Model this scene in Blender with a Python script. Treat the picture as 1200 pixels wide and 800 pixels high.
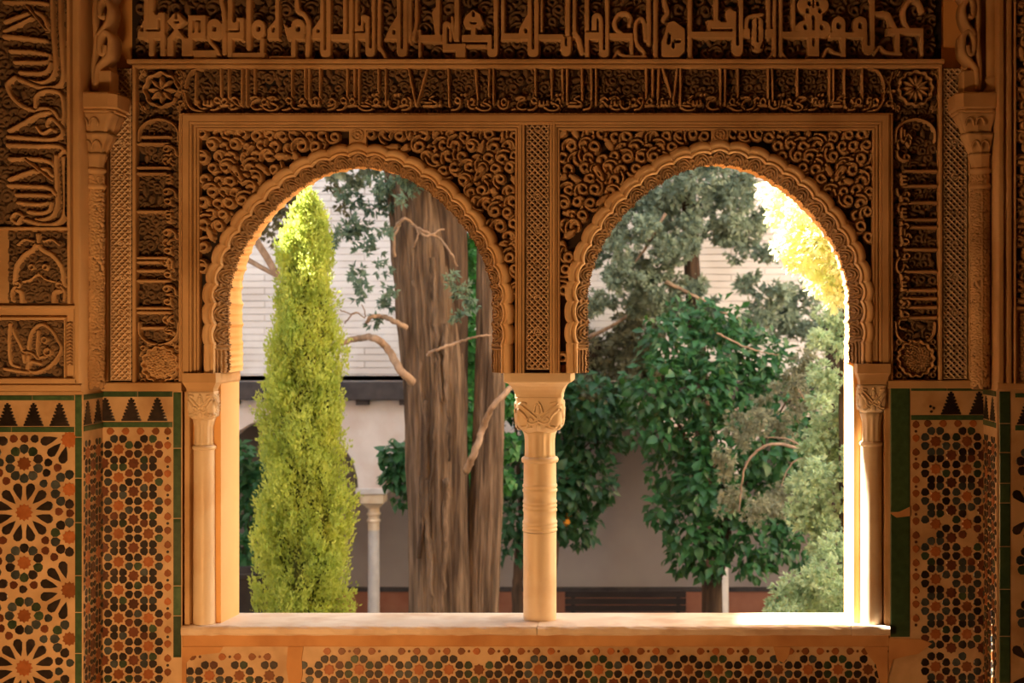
import bpy, bmesh, math, random
import numpy as np
from mathutils import Matrix, Vector

random.seed(7)
rng = np.random.default_rng(7)
PI = math.pi
for _o in list(bpy.data.objects):
    bpy.data.objects.remove(_o)
scn = bpy.context.scene
COL = scn.collection

# ------------------------------------------------------------------ camera
# the window wall is the plane y = 0 (300 photo pixels to the metre); the room lies at y < 0, the garden at y > 0
CAMX, CAMZ, DIST = (745 - 600) / 300.0, 0.55 + (738 - 380) / 300.0, 5.3
FPX = DIST * 300.0
cam_d = bpy.data.cameras.new('camera')
cam = bpy.data.objects.new('camera', cam_d)
COL.objects.link(cam)
cam.location = (CAMX, -DIST, CAMZ)
cam.rotation_euler = (PI / 2, 0, 0)
cam_d.sensor_fit = 'HORIZONTAL'
cam_d.sensor_width = 36.0
cam_d.lens = FPX / 1200.0 * 36.0
cam_d.shift_x = (600 - 745) / 1200.0
cam_d.shift_y = -(400 - 380) / 1200.0
cam_d.clip_end = 200
cam_d.dof.use_dof = True
cam_d.dof.focus_distance = DIST
cam_d.dof.aperture_fstop = 4.0
scn.camera = cam

# ------------------------------------------------------------------ sky, sun, lamp, exposure
world = bpy.data.worlds.new('world')
scn.world = world
world.use_nodes = True
wn = world.node_tree.nodes
bgn = wn['Background']
bgn.inputs['Color'].default_value = (0.86, 0.93, 1.0, 1)
bgn.inputs['Strength'].default_value = 2.3

sun_d = bpy.data.lights.new('sun', 'SUN')
sun_d.energy = 48.0
sun_d.angle = math.radians(0.6)
sun_d.color = (1.0, 0.90, 0.72)
sun = bpy.data.objects.new('sun', sun_d)
COL.objects.link(sun)
SUN_DIR = Vector((0.70, -0.20, -0.68)).normalized()
sun.rotation_euler = SUN_DIR.to_track_quat('-Z', 'Y').to_euler()

lamp_d = bpy.data.lights.new('added_fill_light', 'AREA')  # warm fill light added out of view to brighten the window wall
lamp_d.shape = 'RECTANGLE'
lamp_d.size, lamp_d.size_y = 0.7, 0.30
lamp_d.energy = 40.0
lamp_d.color = (1.0, 0.51, 0.185)
lamp = bpy.data.objects.new('added_fill_light', lamp_d)
COL.objects.link(lamp)
lamp.location = (-1.2, -2.35, 0.55)
lamp.rotation_euler = (Vector((-0.45, 0.0, 0.85)) - lamp.location).to_track_quat('-Z', 'Y').to_euler()

vs = scn.view_settings
vs.view_transform = 'Standard'
vs.look = 'None'
vs.gamma = 1.0
vs.exposure = 0.0
vs.use_curve_mapping = False
scn.cycles.max_bounces = 8
scn.cycles.diffuse_bounces = 4
scn.cycles.transparent_max_bounces = 4
scn.cycles.caustics_reflective = False
scn.cycles.caustics_refractive = False
scn.cycles.sample_clamp_indirect = 12.0


# ------------------------------------------------------------------ helpers: planes
def X(u): return (u - 600) / 300.0
def Z(v): return 0.55 + (738 - v) / 300.0
def at(px, py, y):
    """world point seen at photo pixel (px, py) at depth y behind the window wall"""
    k = (DIST + y) / FPX
    return Vector((CAMX + (px - 745) * k, y, CAMZ + (380 - py) * k))

PIER = 0.198
KP = (DIST - PIER) / DIST

class Plane:
    def __init__(s, o, ax, n, scale):
        s.o, s.ax, s.n, s.k = Vector(o), Vector(ax), Vector(n), scale
        z = Vector((0, 0, 1))
        s.rot = Matrix((s.ax, -s.n, z)).transposed().to_4x4()
    def pt(s, u, v, h=0.0):
        """u right, v down (photo pixels on that plane), h metres proud of it"""
        return s.o + s.ax * (u * s.k) + Vector((0, 0, -v * s.k)) + s.n * h
    def arr(s, U, V, H):
        o = np.array(s.o); a = np.array(s.ax); n = np.array(s.n); z = np.array((0, 0, -1.0))
        return o + U[..., None] * s.k * a + V[..., None] * s.k * z + H[..., None] * n
    def mat(s, u, v, h, ang=0.0, sc=1.0):
        return Matrix.Translation(s.pt(u, v, h)) @ s.rot @ Matrix.Rotation(ang, 4, 'Y') @ Matrix.Scale(s.k * sc, 4)

WALL = Plane((-2.0, 0, Z(0)), (1, 0, 0), (0, -1, 0), 1 / 300.0)
PIERP = Plane((CAMX - 745 * KP / 300, -PIER, CAMZ + 380 * KP / 300), (1, 0, 0), (0, -1, 0), KP / 300.0)
UL, UR = 120.0, 1153.0            # inner corners of the recess on the window wall
RET_L = Plane((X(UL), -PIER, Z(0)), (0, 1, 0), (1, 0, 0), 1 / 300.0)
RET_R = Plane((X(UR), 0, Z(0)), (0, -1, 0), (-1, 0, 0), 1 / 300.0)


# ------------------------------------------------------------------ helpers: objects
def link(o, parent=None):
    COL.objects.link(o)
    if parent is not None:
        o.parent = parent
    return o

def tag(o, label=None, cat=None, group=None, kind=None):
    if label: o['label'] = label
    if cat: o['category'] = cat
    if group: o['group'] = group
    if kind or cat: o['kind'] = kind or 'thing'
    return o

def empty(name, loc=(0, 0, 0)):
    o = bpy.data.objects.new(name, None)
    COL.objects.link(o)
    o.location = loc
    o.empty_display_size = 0.1
    return o

def bare_mesh(name, verts, faces, mat, smooth=False):
    me = bpy.data.meshes.new(name)
    me.from_pydata([tuple(v) for v in verts], [], [tuple(f) for f in faces])
    if mat: me.materials.append(mat)
    if smooth:
        me.polygons.foreach_set('use_smooth', [True] * len(me.polygons))
    me.update()
    return me

def world_obj(name, me, parent=None):
    """object whose mesh is in world coordinates, kept in place under a parent that only has a location"""
    o = bpy.data.objects.new(name, me)
    link(o, parent)
    if parent is not None:
        o.matrix_parent_inverse = Matrix.Translation(-Vector(parent.location))
    return o

def mesh_np(name, co, quads, mat, smooth=True):
    me = bpy.data.meshes.new(name)
    co = np.asarray(co, dtype=np.float32); quads = np.asarray(quads, dtype=np.int32)
    n, m = len(co), len(quads); k = quads.shape[1]
    me.vertices.add(n); me.vertices.foreach_set('co', co.ravel())
    me.loops.add(m * k); me.loops.foreach_set('vertex_index', quads.ravel())
    me.polygons.add(m)
    me.polygons.foreach_set('loop_start', np.arange(0, m * k, k, dtype=np.int32))
    me.polygons.foreach_set('loop_total', np.full(m, k, dtype=np.int32))
    me.polygons.foreach_set('use_smooth', np.full(m, smooth, dtype=bool))
    if mat: me.materials.append(mat)
    me.update(calc_edges=True)
    me.validate()
    return me

class MB:
    """collects boxes, tubes and lofts; build() makes them one mesh object"""
    def __init__(s): s.v, s.f = [], []
    def add(s, vs, fs):
        b = len(s.v); s.v += [Vector(p) for p in vs]; s.f += [tuple(i + b for i in f) for f in fs]
    def box(s, a, b, bev=0.0):
        (x0, y0, z0), (x1, y1, z1) = a, b
        x0, x1 = min(x0, x1), max(x0, x1); y0, y1 = min(y0, y1), max(y0, y1); z0, z1 = min(z0, z1), max(z0, z1)
        if bev <= 0:
            vs = [(x, y, z) for z in (z0, z1) for (x, y) in ((x0, y0), (x1, y0), (x1, y1), (x0, y1))]
            fs = [(3, 2, 1, 0), (4, 5, 6, 7), (0, 1, 5, 4), (1, 2, 6, 5), (2, 3, 7, 6), (3, 0, 4, 7)]
            s.add(vs, fs)
        else:
            c = bev
            rings = []
            for z, i in ((z0, c), (z0 + c, 0), (z1 - c, 0), (z1, c)):
                X0, X1, Y0, Y1 = x0 + i, x1 - i, y0 + i, y1 - i
                e = c if i == 0 else 0.0005
                rings.append([(X0 + e, Y0, z), (X1 - e, Y0, z), (X1, Y0 + e, z), (X1, Y1 - e, z), (X1 - e, Y1, z), (X0 + e, Y1, z), (X0, Y1 - e, z), (X0, Y0 + e, z)])
            s.loft(rings)
    def loft(s, rings, cap=True, closed=True):
        n = len(rings[0]); b = len(s.v)
        for r in rings: s.v += [Vector(p) for p in r]
        m = n if closed else n - 1
        for i in range(len(rings) - 1):
            for j in range(m):
                k = (j + 1) % n
                s.f.append((b + i * n + j, b + i * n + k, b + (i + 1) * n + k, b + (i + 1) * n + j))
        if cap and closed:
            s.f.append(tuple(b + j for j in reversed(range(n))))
            s.f.append(tuple(b + (len(rings) - 1) * n + j for j in range(n)))
    def lathe(s, prof, c, n=28):
        """prof: (radius, z) from bottom to top about the vertical through c"""
        q = [prof[0]]
        for (r0, z0), (r1, z1) in zip(prof, prof[1:]):
            L_ = math.hypot(r1 - r0, z1 - z0)
            if L_ > .03:          # support rings keep the shading of long stretches straight
                for t in (.004 / L_, .5, 1 - .004 / L_): q.append((r0 + (r1 - r0) * t, z0 + (z1 - z0) * t))
            q.append((r1, z1))
        s.loft([[(c[0] + r * math.cos(2 * PI * j / n), c[1] + r * math.sin(2 * PI * j / n), z) for j in range(n)] for r, z in q])
    def tube(s, pts, rad, n=8, cap=True):
        pts = [Vector(p) for p in pts]
        if not hasattr(rad, '__len__'): rad = [rad] * len(pts)
        rings = []; ref = None
        for i, p in enumerate(pts):
            d = (pts[min(i + 1, len(pts) - 1)] - pts[max(i - 1, 0)]).normalized()
            if ref is None:
                ref = d.orthogonal().normalized()
            ref = (ref - d * ref.dot(d)).normalized()
            q = d.cross(ref)
            rings.append([p + (ref * math.cos(2 * PI * j / n) + q * math.sin(2 * PI * j / n)) * rad[i] for j in range(n)])
        s.loft(rings, cap)
    def build(s, name, mat, parent=None, smooth=False):
        return world_obj(name, bare_mesh(name, s.v, s.f, mat, smooth), parent)

def wbox(mb, u0, v0, u1, v1, y0, y1, bev=0.0):
    mb.box((X(u0), y0, Z(v0)), (X(u1), y1, Z(v1)), bev)

def fill_poly(name, loops, y0, y1, mat, parent=None, fz=Z, fx=X):
    """a flat slab from outlines in wall pixels (first outer, then holes), thick from y0 to y1"""
    cu = bpy.data.curves.new(name, 'CURVE')
    cu.dimensions = '2D'; cu.fill_mode = 'BOTH'; cu.extrude = abs(y1 - y0) / 2
    for lp in loops:
        sp = cu.splines.new('POLY'); sp.points.add(len(lp) - 1); sp.use_cyclic_u = True
        for i, (u, v) in enumerate(lp):
            sp.points[i].co = (fx(u), fz(v), 0, 1)
    tmp = bpy.data.objects.new(name, cu)
    COL.objects.link(tmp)
    dg = bpy.context.evaluated_depsgraph_get()
    me = bpy.data.meshes.new_from_object(tmp.evaluated_get(dg))
    bpy.data.objects.remove(tmp); bpy.data.curves.remove(cu)
    me.transform(Matrix.Translation((0, (y0 + y1) / 2, 0)) @ Matrix.Rotation(PI / 2, 4, 'X'))
    me.materials.clear(); me.materials.append(mat)
    return world_obj(name, me, parent)


def catmull(pts, n=6, closed=False):
    P = [np.array(p, float) for p in pts]
    if len(P) < 3: return [tuple(p) for p in P]
    out = []; m = len(P)
    rngi = range(m) if closed else range(m - 1)
    for i in rngi:
        p0 = P[(i - 1) % m] if (closed or i > 0) else 2 * P[0] - P[1]
        p1, p2 = P[i], P[(i + 1) % m]
        p3 = P[(i + 2) % m] if (closed or i + 2 < m) else 2 * P[-1] - P[-2]
        for k in range(n):
            t = k / n
            out.append(tuple(0.5 * ((2 * p1) + (p2 - p0) * t + (2 * p0 - 5 * p1 + 4 * p2 - p3) * t * t + (3 * p1 - p0 - 3 * p2 + p3) * t ** 3)))
    out.append(tuple(P[0] if closed else P[-1]))
    return out


# ------------------------------------------------------------------ helpers: carved relief as real geometry
class Relief:
    """a height field in wall pixels: strokes are raised, the rest is left open onto the ground plate behind"""
    def __init__(s, u0, v0, u1, v1, g=0.8):
        s.g = g; s.u0, s.v0 = u0, v0
        s.nu, s.nv = int(round((u1 - u0) / g)) + 1, int(round((v1 - v0) / g)) + 1
        s.U, s.V = np.meshgrid(u0 + g * np.arange(s.nu), v0 + g * np.arange(s.nv))
        s.h = np.zeros_like(s.U)
        s.keep = np.ones_like(s.U, bool)
    def _win(s, a, b, c, d):
        i0 = max(0, int((a - s.u0) / s.g)); i1 = min(s.nu, int((c - s.u0) / s.g) + 2)
        j0 = max(0, int((b - s.v0) / s.g)); j1 = min(s.nv, int((d - s.v0) / s.g) + 2)
        return (slice(j0, j1), slice(i0, i1)) if i1 > i0 and j1 > j0 else None
    def _cov(s, p, q, w0, w1, edge):
        r = max(w0, w1) / 2 + edge
        W = s._win(min(p[0], q[0]) - r, min(p[1], q[1]) - r, max(p[0], q[0]) + r, max(p[1], q[1]) + r)
        if W is None: return None, None, None
        U, V = s.U[W], s.V[W]
        dx, dy = q[0] - p[0], q[1] - p[1]; L2 = dx * dx + dy * dy
        t = np.clip(((U - p[0]) * dx + (V - p[1]) * dy) / L2, 0, 1) if L2 > 1e-9 else np.zeros_like(U)
        d = np.hypot(U - p[0] - t * dx, V - p[1] - t * dy)
        hw = (w0 + (w1 - w0) * t) / 2
        return W, np.clip((hw - d) / edge + 0.5, 0, 1), np.clip(d / np.maximum(hw, 0.1), 0, 1)
    def stroke(s, pts, w, ht=1.0, gap=0.0, edge=None, w1=None, dome=0.16):
        edge = edge or max(1.1, 1.5 * s.g)
        w1 = w if w1 is None else w1
        n = max(1, len(pts) - 1)
        segs = [(pts[i], pts[min(i + 1, len(pts) - 1)], w + (w1 - w) * i / n, w + (w1 - w) * (i + 1) / n) for i in range(n)]
        if gap > 0:
            for p, q, a, b in segs:
                W, c, _ = s._cov(p, q, a + 2 * gap, b + 2 * gap, edge)
                if W is not None: s.h[W] *= (1 - c)
        for p, q, a, b in segs:
            W, c, r = s._cov(p, q, a, b, edge)
            if W is not None: s.h[W] = np.maximum(s.h[W], ht * c * (1 - dome * r * r))
    def cut(s, pts, w, depth=1.0):
        for i in range(max(1, len(pts) - 1)):
            W, c, _ = s._cov(pts[i], pts[min(i + 1, len(pts) - 1)], w, w, max(1.0, 1.3 * s.g))
            if W is not None: s.h[W] *= (1 - depth * c)
    def rect(s, a, b, c, d, ht=1.0):
        W = s._win(a - 2, b - 2, c + 2, d + 2)
        if W is None: return
        e = max(1.1, 1.5 * s.g)
        U, V = s.U[W], s.V[W]
        m = np.minimum(np.minimum(U - a, c - U), np.minimum(V - b, d - V))
        s.h[W] = np.maximum(s.h[W], ht * np.clip(m / e + 0.5, 0, 1))
    def poly(s, pts, ht=1.0):
        P = np.array(pts, float)
        W = s._win(P[:, 0].min() - 2, P[:, 1].min() - 2, P[:, 0].max() + 2, P[:, 1].max() + 2)
        if W is None: return
        U, V = s.U[W], s.V[W]
        ins = np.zeros(U.shape, bool); dm = np.full(U.shape, 1e9)
        for i in range(len(P)):
            (x0, y0), (x1, y1) = P[i], P[(i + 1) % len(P)]
            dx, dy = x1 - x0, y1 - y0
            t = np.clip(((U - x0) * dx + (V - y0) * dy) / (dx * dx + dy * dy + 1e-9), 0, 1)
            dm = np.minimum(dm, np.hypot(U - x0 - t * dx, V - y0 - t * dy))
            c = (y0 > V) != (y1 > V)
            ins ^= c & (U < (dx) * (V - y0) / (dy if abs(dy) > 1e-9 else 1e-9) + x0)
        sd = np.where(ins, dm, -dm)
        s.h[W] = np.maximum(s.h[W], ht * np.clip(sd / max(1.1, 1.5 * s.g) + 0.5, 0, 1))
    def ring(s, c, r, w, ht=1.0, gap=0.0, n=14):
        s.stroke([(c[0] + r * math.cos(2 * PI * k / n), c[1] + r * math.sin(2 * PI * k / n)) for k in range(n + 1)], w, ht, gap)
    def motif(s, x, y, r, a, sgn, ht, w, gap, kind=0):
        """one arabesque element: an eyed curl with a tail, or a bud"""
        if kind == 1:
            ca, sa = math.cos(a), math.sin(a)
            s.stroke([(x - ca * r, y - sa * r), (x, y), (x + ca * r * 1.1, y + sa * r * 1.1)], w * 1.0, ht, gap, w1=1.0)
            s.stroke([(x - ca * r * .4, y - sa * r * .4), (x + ca * r * .4, y + sa * r * .4)], w * 1.7, ht, 0)
            return
        pts = []
        for k in range(17):
            t = k / 16
            th = a + sgn * t * 2 * PI * 1.34
            rr = r * (0.56 + (0.0 if t < .62 else 0.95 * (t - .62) / .38))
            pts.append((x + rr * math.cos(th), y + rr * math.sin(th)))
        s.stroke(pts, w, ht, gap, w1=w * 0.62)
    def scatter(s, spacing, r, w, ht, gap, mask=None, buds=0.13, seed=0):
        rg = random.Random(seed)
        u1, v1 = s.U[0, -1], s.V[-1, 0]
        j = 0; v = s.v0 + spacing * .35
        while v < v1:
            u = s.u0 + spacing * (0.3 + 0.5 * (j % 2))
            while u < u1:
                x, y = u + rg.uniform(-.16, .16) * spacing, v + rg.uniform(-.16, .16) * spacing
                if mask is None or mask(x, y):
                    s.motif(x, y, r * rg.uniform(.9, 1.12), rg.uniform(0, 2 * PI), rg.choice((-1, 1)), ht * rg.uniform(.86, 1.0), w, gap, 1 if rg.random() < buds else 0)
                u += spacing
            v += spacing * 0.86; j += 1
    def mesh(s, name, plane, depth, mat, base=0.0, fn=None):
        h = s.h
        k = s.keep
        hm = np.maximum(np.maximum(h[:-1, :-1], h[1:, :-1]), np.maximum(h[:-1, 1:], h[1:, 1:]))
        kc = k[:-1, :-1] & k[1:, :-1] & k[:-1, 1:] & k[1:, 1:] & (hm > 0.03)
        idx = np.arange(s.nu * s.nv).reshape(s.nv, s.nu)
        q = np.stack([idx[:-1, :-1], idx[1:, :-1], idx[1:, 1:], idx[:-1, 1:]], -1)[kc]
        used, inv = np.unique(q, return_inverse=True)
        q = inv.reshape(q.shape)
        U, V, H = s.U.ravel()[used], s.V.ravel()[used], h.ravel()[used]
        co = fn(U, V, base + depth * H) if fn else plane.arr(U, V, base + depth * H)
        return mesh_np(name, co, q, mat, True)
    def build(s, name, plane, depth, mat, parent=None, base=0.0, fn=None):
        return world_obj(name, s.mesh(name, plane, depth, mat, base, fn), parent)


# ------------------------------------------------------------------ materials
def new_mat(name):
    m = bpy.data.materials.new(name); m.use_nodes = True
    return m, m.node_tree, m.node_tree.nodes['Principled BSDF']

def noise_mat(name, c0, c1, rough=0.8, scale=8.0, detail=6.0, bump=0.2, bscale=60.0, bdist=0.002, stretch=(1, 1, 1), spec=0.3, c2=None, s2=1.5, lo=.3, hi=.7):
    """two (or three) colours mottled by noise in world metres, with fine bump"""
    m, nt, p = new_mat(name)
    N, L = nt.nodes.new, nt.links.new
    tc = N('ShaderNodeNewGeometry')
    mp = N('ShaderNodeMapping'); mp.inputs['Scale'].default_value = stretch
    L(tc.outputs['Position'], mp.inputs['Vector'])
    nz = N('ShaderNodeTexNoise'); nz.inputs['Scale'].default_value = scale; nz.inputs['Detail'].default_value = detail
    L(mp.outputs['Vector'], nz.inputs['Vector'])
    cr = N('ShaderNodeValToRGB')
    cr.color_ramp.elements[0].position = lo; cr.color_ramp.elements[0].color = (*c0, 1)
    cr.color_ramp.elements[1].position = hi; cr.color_ramp.elements[1].color = (*c1, 1)
    L(nz.outputs['Fac'], cr.inputs['Fac'])
    out = cr.outputs['Color']
    if c2:
        n2 = N('ShaderNodeTexNoise'); n2.inputs['Scale'].default_value = s2; n2.inputs['Detail'].default_value = 8
        L(mp.outputs['Vector'], n2.inputs['Vector'])
        r2 = N('ShaderNodeValToRGB'); r2.color_ramp.elements[0].position = .48; r2.color_ramp.elements[1].position = .66
        L(n2.outputs['Fac'], r2.inputs['Fac'])
        mx = N('ShaderNodeMixRGB'); mx.inputs[2].default_value = (*c2, 1)
        L(r2.outputs['Color'], mx.inputs[0]); L(out, mx.inputs[1]); out = mx.outputs['Color']
    L(out, p.inputs['Base Color'])
    p.inputs['Roughness'].default_value = rough
    p.inputs['Specular IOR Level'].default_value = spec
    if bump > 0:
        nb = N('ShaderNodeTexNoise'); nb.inputs['Scale'].default_value = bscale; nb.inputs['Detail'].default_value = 5
        L(mp.outputs['Vector'], nb.inputs['Vector'])
        b = N('ShaderNodeBump'); b.inputs['Strength'].default_value = bump; b.inputs['Distance'].default_value = bdist
        L(nb.outputs['Fac'], b.inputs['Height']); L(b.outputs['Normal'], p.inputs['Normal'])
    return m

def glaze_mat(name, c0, c1):
    m = noise_mat(name, c0, c1, rough=0.28, scale=45, bump=0.25, bscale=90, bdist=0.0008, spec=0.5)
    nt = m.node_tree; p = nt.nodes['Principled BSDF']
    oi = nt.nodes.new('ShaderNodeObjectInfo')
    hsv = nt.nodes.new('ShaderNodeHueSaturation')
    mr = nt.nodes.new('ShaderNodeMapRange'); mr.inputs['To Min'].default_value = 0.6; mr.inputs['To Max'].default_value = 1.5
    nt.links.new(oi.outputs['Random'], mr.inputs['Value']); nt.links.new(mr.outputs['Result'], hsv.inputs['Value'])
    src = p.inputs['Base Color'].links[0].from_socket
    nt.links.new(src, hsv.inputs['Color']); nt.links.new(hsv.outputs['Color'], p.inputs['Base Color'])
    return m

def leaf_mat(name, c0, c1, rough=0.5, trans=0.35, tcol=None, scale=9.0):
    m = noise_mat(name, c0, c1, rough=rough, scale=scale, bump=0, spec=0.35)
    nt = m.node_tree; p = nt.nodes['Principled BSDF']
    tr = nt.nodes.new('ShaderNodeBsdfTranslucent')
    mx = nt.nodes.new('ShaderNodeMixShader'); mx.inputs[0].default_value = trans
    src = p.inputs['Base Color'].links[0].from_socket
    if tcol: tr.inputs['Color'].default_value = (*tcol, 1)
    else: nt.links.new(src, tr.inputs['Color'])
    o = nt.nodes['Material Output']
    nt.links.new(p.outputs['BSDF'], mx.inputs[1]); nt.links.new(tr.outputs['BSDF'], mx.inputs[2])
    nt.links.new(mx.outputs['Shader'], o.inputs['Surface'])
    return m

M = {}
M['stucco'] = noise_mat('carved_stucco', (.50, .335, .185), (.68, .47, .27), .85, 5, bump=.35, bscale=110, bdist=.0015, c2=(.40, .25, .13), s2=2.6)
M['stucco_recess_shade'] = noise_mat('recess_shade_stucco', (.15, .098, .058), (.25, .165, .098), .88, 9, bump=.3, bscale=120, bdist=.0015)  # darker stucco copy: recess shade put into the colour of the low carving
M['stucco_arch_shade'] = noise_mat('arch_shade_stucco', (.33, .215, .115), (.45, .30, .17), .88, 8, bump=.35, bscale=120, bdist=.0015, c2=(.26, .165, .088), s2=5)  # darker stucco copy: shade of the carved arch order painted in
M['archivolt'] = noise_mat('pale_archivolt_stucco', (.70, .50, .29), (.82, .61, .38), .75, 6, bump=.25, bscale=80, bdist=.0015, c2=(.62, .41, .22), s2=4)
M['pigment_shade'] = noise_mat('pigment_and_shade_ground', (.030, .020, .016), (.060, .036, .022), .92, 14, bump=.3, bscale=130, bdist=.001, c2=(.022, .024, .030), s2=9)  # old dark pigment, with the shade of the carved grooves put into it
M['frame'] = noise_mat('smooth_stucco_trim', (.56, .375, .20), (.70, .48, .27), .8, 4, bump=.25, bscale=70, bdist=.0015, stretch=(1, 1, 1), c2=(.47, .29, .14), s2=3.0)
M['lattice'] = noise_mat('pale_lattice_stucco', (.74, .57, .40), (.88, .70, .52), .8, 12, bump=.2, bscale=120)
M['plaster'] = noise_mat('ochre_jamb_plaster', (.84, .48, .18), (.89, .53, .22), .8, 3, bump=.25, bscale=40, bdist=.002, c2=(.80, .42, .14), s2=2.2)
M['sill_plaster'] = noise_mat('orange_sill_plaster', (.55, .29, .12), (.68, .38, .17), .85, 5, bump=.3, bscale=60, c2=(.46, .22, .09), s2=4)
M['marble'] = noise_mat('cream_marble', (.74, .61, .44), (.84, .72, .55), .42, 4, bump=.08, bscale=50, c2=(.70, .52, .34), s2=5, spec=.45)
M['sill'] = noise_mat('pale_marble_sill', (.70, .56, .43), (.84, .72, .60), .5, 5, bump=.12, bscale=60, c2=(.62, .45, .32), s2=6, spec=.4)
M['cream_tile'] = noise_mat('cream_mosaic_ground', (.56, .385, .215), (.68, .485, .29), .45, 14, bump=.25, bscale=70, bdist=.001, c2=(.46, .29, .15), s2=6, spec=.45)
M['t_black'] = glaze_mat('black_brown_glaze', (.012, .010, .010), (.035, .024, .022))
M['t_green'] = glaze_mat('dark_green_glaze', (.022, .045, .026), (.05, .085, .045))
M['t_blue'] = glaze_mat('grey_blue_glaze', (.030, .040, .045), (.06, .075, .08))
M['t_brown'] = glaze_mat('red_brown_glaze', (.10, .032, .016), (.15, .050, .024))
M['t_orange'] = glaze_mat('honey_brown_glaze', (.27, .088, .025), (.36, .13, .045))
M['t_border'] = glaze_mat('green_border_glaze', (.030, .075, .036), (.055, .115, .055))
M['room'] = noise_mat('room_plaster', (.52, .36, .21), (.60, .43, .26), .9, 2, bump=.2)
M['floor'] = noise_mat('room_floor_tile', (.42, .27, .16), (.52, .35, .22), .6, 3, bump=.1)
M['bark'] = noise_mat('cypress_bark', (.062, .038, .022), (.27, .185, .122), .9, 22, bump=1.0, bscale=44, bdist=.03, stretch=(1, 1, .10), c2=(.055, .034, .022), s2=12)
M['bark_dark'] = noise_mat('dark_bark', (.045, .028, .018), (.13, .082, .052), .9, 18, bump=.8, bscale=40, bdist=.02, stretch=(1, 1, .12), c2=(.04, .027, .019), s2=10)
M['twig'] = noise_mat('bare_branch_bark', (.20, .13, .085), (.40, .28, .19), .85, 20, bump=.4, bscale=80, stretch=(1, 1, .5))
M['cypress'] = leaf_mat('cypress_green', (.17, .27, .045), (.62, .70, .17), .6, .52, tcol=(.60, .68, .14), scale=5)
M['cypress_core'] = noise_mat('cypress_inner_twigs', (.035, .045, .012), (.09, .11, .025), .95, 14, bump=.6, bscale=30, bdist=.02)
M['citrus'] = leaf_mat('orange_tree_leaf', (.014, .062, .024), (.060, .185, .068), .32, .25, tcol=(.10, .26, .04))
M['citrus_dark'] = leaf_mat('dark_orange_tree_leaf', (.016, .065, .028), (.05, .15, .06), .34, .22, tcol=(.06, .17, .03))
M['conifer'] = leaf_mat('grey_green_conifer', (.17, .235, .17), (.42, .51, .38), .7, .30, scale=4)
M['conifer_warm'] = leaf_mat('brown_green_conifer', (.11, .115, .065), (.26, .26, .155), .75, .28, scale=5)
M['conifer_blue'] = leaf_mat('blue_green_conifer', (.085, .150, .110), (.20, .31, .22), .65, .3, scale=5)
M['conifer_olive'] = leaf_mat('olive_grey_conifer', (.20, .215, .135), (.40, .41, .28), .75, .3, scale=5)
M['pale_leaf'] = leaf_mat('pale_green_feathery', (.32, .47, .27), (.62, .76, .50), .6, .35, scale=5)
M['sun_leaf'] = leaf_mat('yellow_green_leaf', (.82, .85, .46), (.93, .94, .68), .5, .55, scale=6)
M['ivy'] = leaf_mat('ivy_green', (.02, .11, .02), (.06, .26, .05), .35, .3)
M['orange'] = noise_mat('orange_peel', (.85, .30, .02), (.95, .40, .03), .45, 30, bump=.3, bscale=200)
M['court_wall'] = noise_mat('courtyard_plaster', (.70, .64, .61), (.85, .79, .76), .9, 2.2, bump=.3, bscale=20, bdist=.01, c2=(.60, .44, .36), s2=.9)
M['court_shade'] = noise_mat('gallery_shade_plaster', (.32, .28, .27), (.40, .36, .34), .9, 1.3, bump=.1)  # plaster darkened: the gallery's shade is put into its colour
M['wainscot'] = noise_mat('red_wainscot', (.30, .12, .075), (.38, .17, .11), .8, 4, bump=.2)
M['beam'] = noise_mat('dark_eaves_beam', (.045, .040, .042), (.085, .075, .075), .8, 6, bump=.4, bscale=30)
M['bench'] = noise_mat('dark_bench_wood', (.018, .013, .013), (.035, .027, .026), .5, 10, bump=.3, bscale=60, stretch=(.2, 1, 1))
M['white_marble'] = noise_mat('grey_white_marble', (.55, .53, .52), (.70, .68, .66), .45, 6, bump=.1)
M['soil'] = noise_mat('garden_soil', (.10, .075, .05), (.18, .14, .10), .95, 3, bump=.6, bscale=15, bdist=.03)
M['brick_wall'] = None
M['bounce_wall'] = noise_mat('ochre_bounce_plaster', (.74, .55, .37), (.80, .61, .43), .9, 1.5, bump=.1)
M['pot'] = noise_mat('dark_pot', (.02, .018, .018), (.04, .034, .032), .5, 8)
M['lamp_metal'] = noise_mat('lamp_metal', (.05, .05, .05), (.08, .08, .08), .5, 8)

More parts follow.
